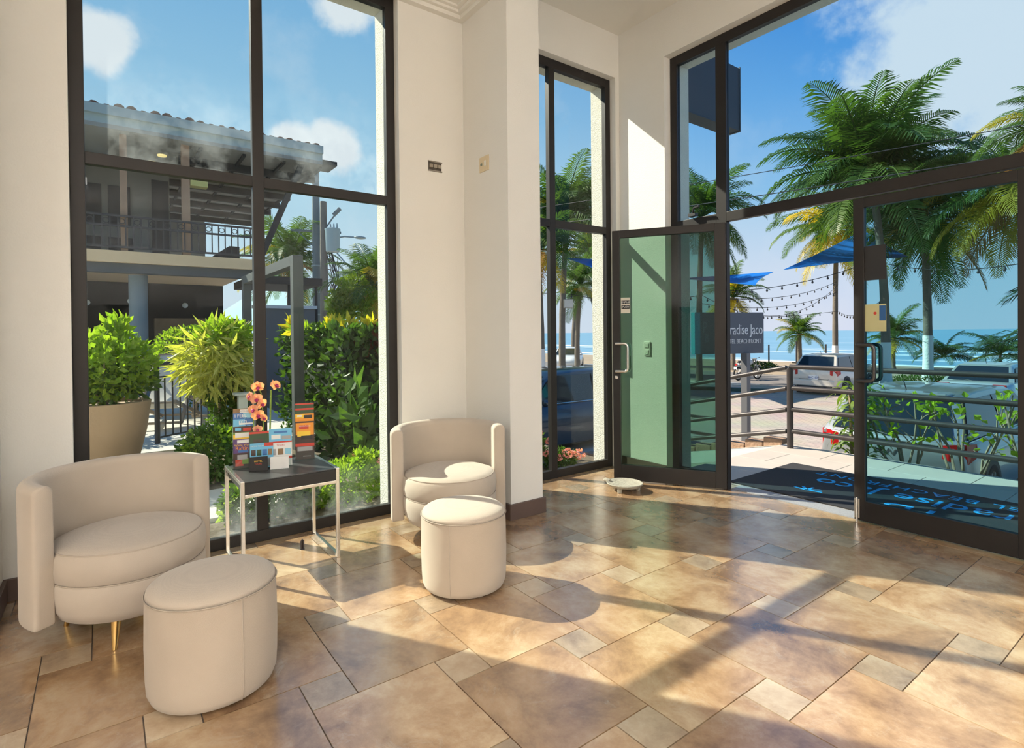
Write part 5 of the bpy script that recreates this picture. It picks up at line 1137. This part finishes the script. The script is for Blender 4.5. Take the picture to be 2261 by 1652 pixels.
def deck_chair(label, loc, rz):
    t = thing('deck_chair', label, 'deck chair', loc, rz, group='sling deck chairs')
    for s in (-.3, .3):
        part('back_rail', MB().bar((-.55, s, .10), (.55, s, 1.05), .035, .055), teak, t); part('seat_rail', MB().bar((-.75, s*.92, .42), (.60, s*.92, .06), .035, .05), teak, t); part('prop', MB().bar((.40, s*.85, .03), (.25, s*.85, .72), .03, .04), teak, t)
    for a, b in (((-.55, 0, .10), 1), ((.55, 0, 1.03), 1), ((-.74, 0, .41), .92), ((.58, 0, .07), .92)): part('cross_bar', MB().tube([(a[0], -.3*b, a[2]), (a[0], .3*b, a[2])], .018, 8), teak, t)
    rows = []
    for i in range(15): u = i/14; x = -.74+1.28*u; z = .42+(1.03-.42)*u - .42*math.sin(math.pi*u)**1.0*(1-.25*u); rows.append((x, z))
    mbs = MB().loft([[(x, y, z) for y in (-.26, .26)] + [(x, y, z-.006) for y in (.26, -.26)] for x, z in rows]); part('sling', mbs, sling, t, smooth=60); return t
deck_chair('sling deck chair on the patio, nearer the pot', (-9.75, .78, -.02), R_(160)); deck_chair('sling deck chair on the patio, nearer the striped shrub', (-10.1, 1.55, -.02), R_(160))
gl_ = thing('garden_lantern', 'small grey garden lantern on a post beside the striped shrub', 'lantern', (-6.55, 1.20, -.06))
part('post', MB().tube([(0, 0, 0), (0, 0, .52)], .02, 8), gfm, gl_); part('body', MB().box(-.045, .045, -.045, .045, .52, .72), mat('lantern_glass', (.55, .58, .56), .3), gl_, bevel=.004); part('cap', MB().box(-.085, .085, -.085, .085, .72, .745), mat('lantern_cap', (.5, .52, .5), .6), gl_, bevel=.004)

# ================================================================== poles, wires, sails
conc = mat('pole_concrete', (.16, .20, .21), .85, noise=(2, .15)); woodp = mat('pole_wood', (.19, .17, .14), .9, noise=(3, .25)); galv = mat('galvanised', (.30, .38, .40), .5, .4)
up1 = thing('utility_pole', 'tall grey utility pole with a cross arm, just left of the transformer', 'utility pole', (-25.4, 7.78, G))
part('shaft', MB().tube([(-25.4, 7.78, G), (-25.4, 7.80, 9.25)], [.22, .15], 12), conc, up1, True, smooth=50)
part('cross_arm', MB().bar((-26.0, 6.85, 6.05), (-24.9, 8.75, 5.95), .10, .10), conc, up1, True); part('arm_brace', MB().bar((-25.85, 7.1, 6.0), (-25.4, 7.78, 5.2), .05, .05), conc, up1, True); part('arm_brace', MB().bar((-25.0, 8.5, 5.95), (-25.4, 7.78, 5.2), .05, .05), conc, up1, True)
for z in (3.2, 4.4, 2.2): part('band', MB().lathe([(.23, 0), (.23, .06)], 12, (-25.4, 7.78, z)), galv, up1, True)
up2 = thing('utility_pole', 'shorter wooden utility pole carrying the transformer and street lamp', 'utility pole', (-24.25, 7.74, G))
part('shaft', MB().tube([(-24.25, 7.74, G), (-24.25, 7.76, 7.1)], [.21, .14], 12), woodp, up2, True, smooth=50)
part('transformer', MB().lathe([(.001, -.5), (.27, -.5), (.29, -.46), (.31, .40), (.33, .44), (.33, .50), (.20, .54), (.001, .55)], 24, (-23.95, 8.05, 5.40)), mat('transformer_grey', (.33, .44, .46), .5), up2, True, smooth=40)
for k in range(3): part('bushing', MB().tube([(-23.9+.12*k, 7.95+.1*k, 5.9), (-23.9+.12*k, 7.95+.1*k, 6.1)], [.04, .025], 8), galv, up2, True)
part('lamp_arm', MB().tube([(-24.2, 7.8, 5.45), (-23.7, 8.5, 5.58), (-23.5, 8.85, 5.55)], .035, 8), galv, up2, True); part('lamp_head', MB().sphere((-23.35, 9.05, 5.53), .2, 12, 6, (1, 1.4, .3)), galv, up2, True, smooth='all')
part('fuse_arm', MB().bar((-24.2, 7.8, 5.9), (-23.9, 8.2, 6.6), .05, .05), conc, up2, True); part('fuse', MB().tube([(-23.95, 8.1, 6.5), (-23.8, 8.35, 6.8)], .09, 8), conc, up2, True)
rnd = random.Random(9)
for k in range(9):
    a = Vector((-24.2+rnd.uniform(-.1, .2), 7.85+rnd.uniform(0, .5), 4.85+rnd.uniform(-.2, .2))); b = Vector((-24.2, 7.85+rnd.uniform(0, .25), 2.6+rnd.uniform(-.9, 1.2)))
    part('cable', MB().tube([a, (a+b)/2+Vector((rnd.uniform(-.1, .3), rnd.uniform(.1, .5), 0)), b], .018, 5), cblk, up2, True)
sl_ = thing('street_lamp', 'slim double armed street lamp above the broad leaved tree', 'street lamp', (-29.35, 10.82, G))
part('pole', MB().tube([(-29.35, 10.82, G), (-29.35, 10.82, 5.0)], [.13, .10], 10), galv, sl_, True, smooth=50)
for s, w_ in ((-1, 1.5), (1, 2.6)):
    e = Vector((-29.35+s*.5*w_*.6, 10.82+s*.8*w_*.6, 5.9)); part('arm', MB().tube([(-29.35, 10.82, 4.95), (-29.35+s*.2, 10.82+s*.3, 5.3), e], .04, 8), galv, sl_, True); part('lamp_head', MB().sphere(e+Vector((s*.1, s*.15, 0)), .22, 10, 6, (1, 1.3, .3)), galv, sl_, True, smooth='all')
def wire(label, a, b, sag, r=.012, n=14):
    a, b = Vector(a), Vector(b); pts = [a.lerp(b, i/n)-Vector((0, 0, sag*4*(i/n)*(1-i/n))) for i in range(n+1)]
    solo('power_line', MB().tube(pts, r, 5), cblk, label, 'power line', a, group='overhead wires')
wire('overhead wire across the upper glazing, the higher one', (-24.25, 14.2, 7.1), (12, 19.2, 6.0), .5, .012); wire('overhead wire across the upper glazing, the lower one', (-24.25, 14.2, 6.3), (12, 17.2, 5.0), .5, .014)
wire('overhead wire leaving the transformer pole to the right', (-24.25, 7.76, 4.2), (-30, 28, 4.4), .6, .02)
sail_m = leaf_mat('sail_blue', (.012, .19, .72), (.018, .23, .82), .4, .35)
def sail(label, A, B, C, sag=.10):
    A, B, C = map(Vector, (A, B, C)); n = 12; cen = (A+B+C)/3; mb = MB(); idx = {}
    for th in (0, 1):
        for i in range(n+1):
            for j in range(n+1-i):
                u, v = i/n, j/n; w_ = 1-u-v; p = A*w_+B*u+C*v
                ed = min(u, v, w_); k = 1-math.exp(-0) ; q = 27*u*v*w_
                pull_ = 4*(u*v*(1 if w_ < 1 else 0)+v*w_+u*w_)*.5
                p = p.lerp(cen, .10*max(4*u*v*(1-w_)**2 if w_ < .34 else 0, 4*v*w_*(1-u)**2 if u < .34 else 0, 4*u*w_*(1-v)**2 if v < .34 else 0)*(1-3*ed)) - Vector((0, 0, sag*q+th*.01))
                idx[(th, i, j)] = len(mb.v); mb.v.append(tuple(p))
    for th in (0, 1):
        for i in range(n):
            for j in range(n-i):
                mb.f.append((idx[(th, i, j)], idx[(th, i+1, j)], idx[(th, i, j+1)]))
                if j < n-i-1: mb.f.append((idx[(th, i+1, j)], idx[(th, i+1, j+1)], idx[(th, i, j+1)]))
    solo('shade_sail', mb, sail_m, label, 'shade sail', A, group='blue shade sails', fix=False)
sail('large blue shade sail strung over the white hatchback', (-11.3, 21.75, 3.72), (-9.1, 28.1, 4.45), (-12.86, 33.2, 6.75))
sail('smaller blue shade sail above the hotel sign', (-11.6, 21.6, 3.66), (-17.0, 22.5, 3.9), (-10.9, 19.0, 2.95))
sail('blue shade sail corner seen through the narrow window', (-17.95, 16.15, 4.55), (-15.2, 18.6, 4.3), (-13.8, 14.6, 3.3))
bulb_me = MB().lathe([(.001, .09), (.018, .09), (.02, .05), (.045, .0), (.042, -.035), (.02, -.06), (.001, -.062)], 8).mesh('bulb', smooth=50); bulb_me.materials.append(mat('bulb_dark', (.05, .05, .055), .4))
def lights(label, a, b, sag, nb_):
    a, b = Vector(a), Vector(b); t = thing('string_lights', label, 'string lights', a, 0, 'festoon lights under the palms'); f = lambda s: a.lerp(b, s)-Vector((0, 0, sag*4*s*(1-s)))
    part('cord', MB().tube([f(i/20) for i in range(21)], .014, 4), cblk, t, True)
    for k in range(nb_): o = link('bulb', bulb_me, None, t); o.location = f((k+.5)/nb_)-a-Vector((0, 0, .10))
lights('highest string of lights, rising to the slim palm trunk', (-13.7, 21.85, 3.05), (-9.9, 25.9, 4.1), .25, 9)
lights('second string of lights from the top over the hotel sign', (-13.7, 21.9, 2.70), (-17.3, 40.4, 4.6), .35, 12)
lights('straight string of lights below the second one', (-15.6, 22.6, 2.6), (-17.3, 40.4, 3.9), .55, 14)
lights('deeply hanging string of lights left of the slim palm trunk', (-15.6, 22.6, 3.0), (-17.2, 40.4, 4.4), 1.5, 18)
lights('lowest string of lights just above the sea horizon', (-19.3, 31.0, 2.2), (-17.2, 40.4, 2.6), .15, 8)
lights('string of lights between the two whitewashed palms', (-17.2, 40.4, 2.6), (-9.5, 26.4, 2.6), .5, 12)
lights('string of lights running to the right edge below the sail', (-9.7, 26.2, 4.2), (-3.4, 20.7, 3.2), .35, 8)
lights('string of lights in the narrow window', (-19.5, 17.3, 3.2), (-15.6, 22.5, 3.0), .35, 7)
fl_ = thing('floodlight', 'square floodlight on the palm trunk in the narrow window', 'floodlight', (-19.2, 17.45, 2.65), R_(-40))
part('housing', MB().box(-.1, .35, -.22, .22, -.2, .2), mat('flood_grey', (.30, .31, .31), .5), fl_, bevel=.01); part('lens', MB().box(.35, .37, -.19, .19, -.17, .17), clear_l, fl_); part('bracket', MB().box(-.25, -.1, -.03, .03, -.04, .04), dark_metal, fl_)
for k, (x, y, h) in enumerate(((-19.05, 34.8, 1.5), (-20.3, 40.9, 1.6), (-18.5, 41.5, 1.4))):
    t = thing('fence_post', ('thin dark post on a white concrete foot by the sign', 'thin dark post on a black foot beside the young palm', 'thin dark post behind the roof of the white hatchback')[k], 'post', (x, y, G))
    part('shaft', MB().tube([(0, 0, .1), (0, 0, h)], .05, 8), dark_metal, t); part('foot', MB().box(-.22, .22, -.22, .22, 0, .22 if k == 0 else .1), white_tr if k == 0 else cblk, t, bevel=.02)
ks = thing('street_kerb', 'dark green painted kerb beside the crosswalk', 'kerb', (-13, 22, G))
part('kerb', MB().bar((-15.2, 18.9, G+.07), (-11.2, 20.9, G+.07), .25, .14), mat('kerb_green', (.06, .10, .08), .8, noise=(4, .4)), ks, True, bevel=.02)
cw = mat('road_paint', (.66, .60, .54), .9, noise=(3, .15))
cwk = thing('crosswalk', 'faded white crosswalk stripes on the street behind the sign post', 'crosswalk', (-15, 21, G), kind='structure')
for k in range(6): part('stripe', MB().bar((-19.5+.25*k, 18.6+.75*k, G+.002), (-14.6+.25*k, 19.9+.75*k, G+.002), .38, .006), cw, cwk, True)
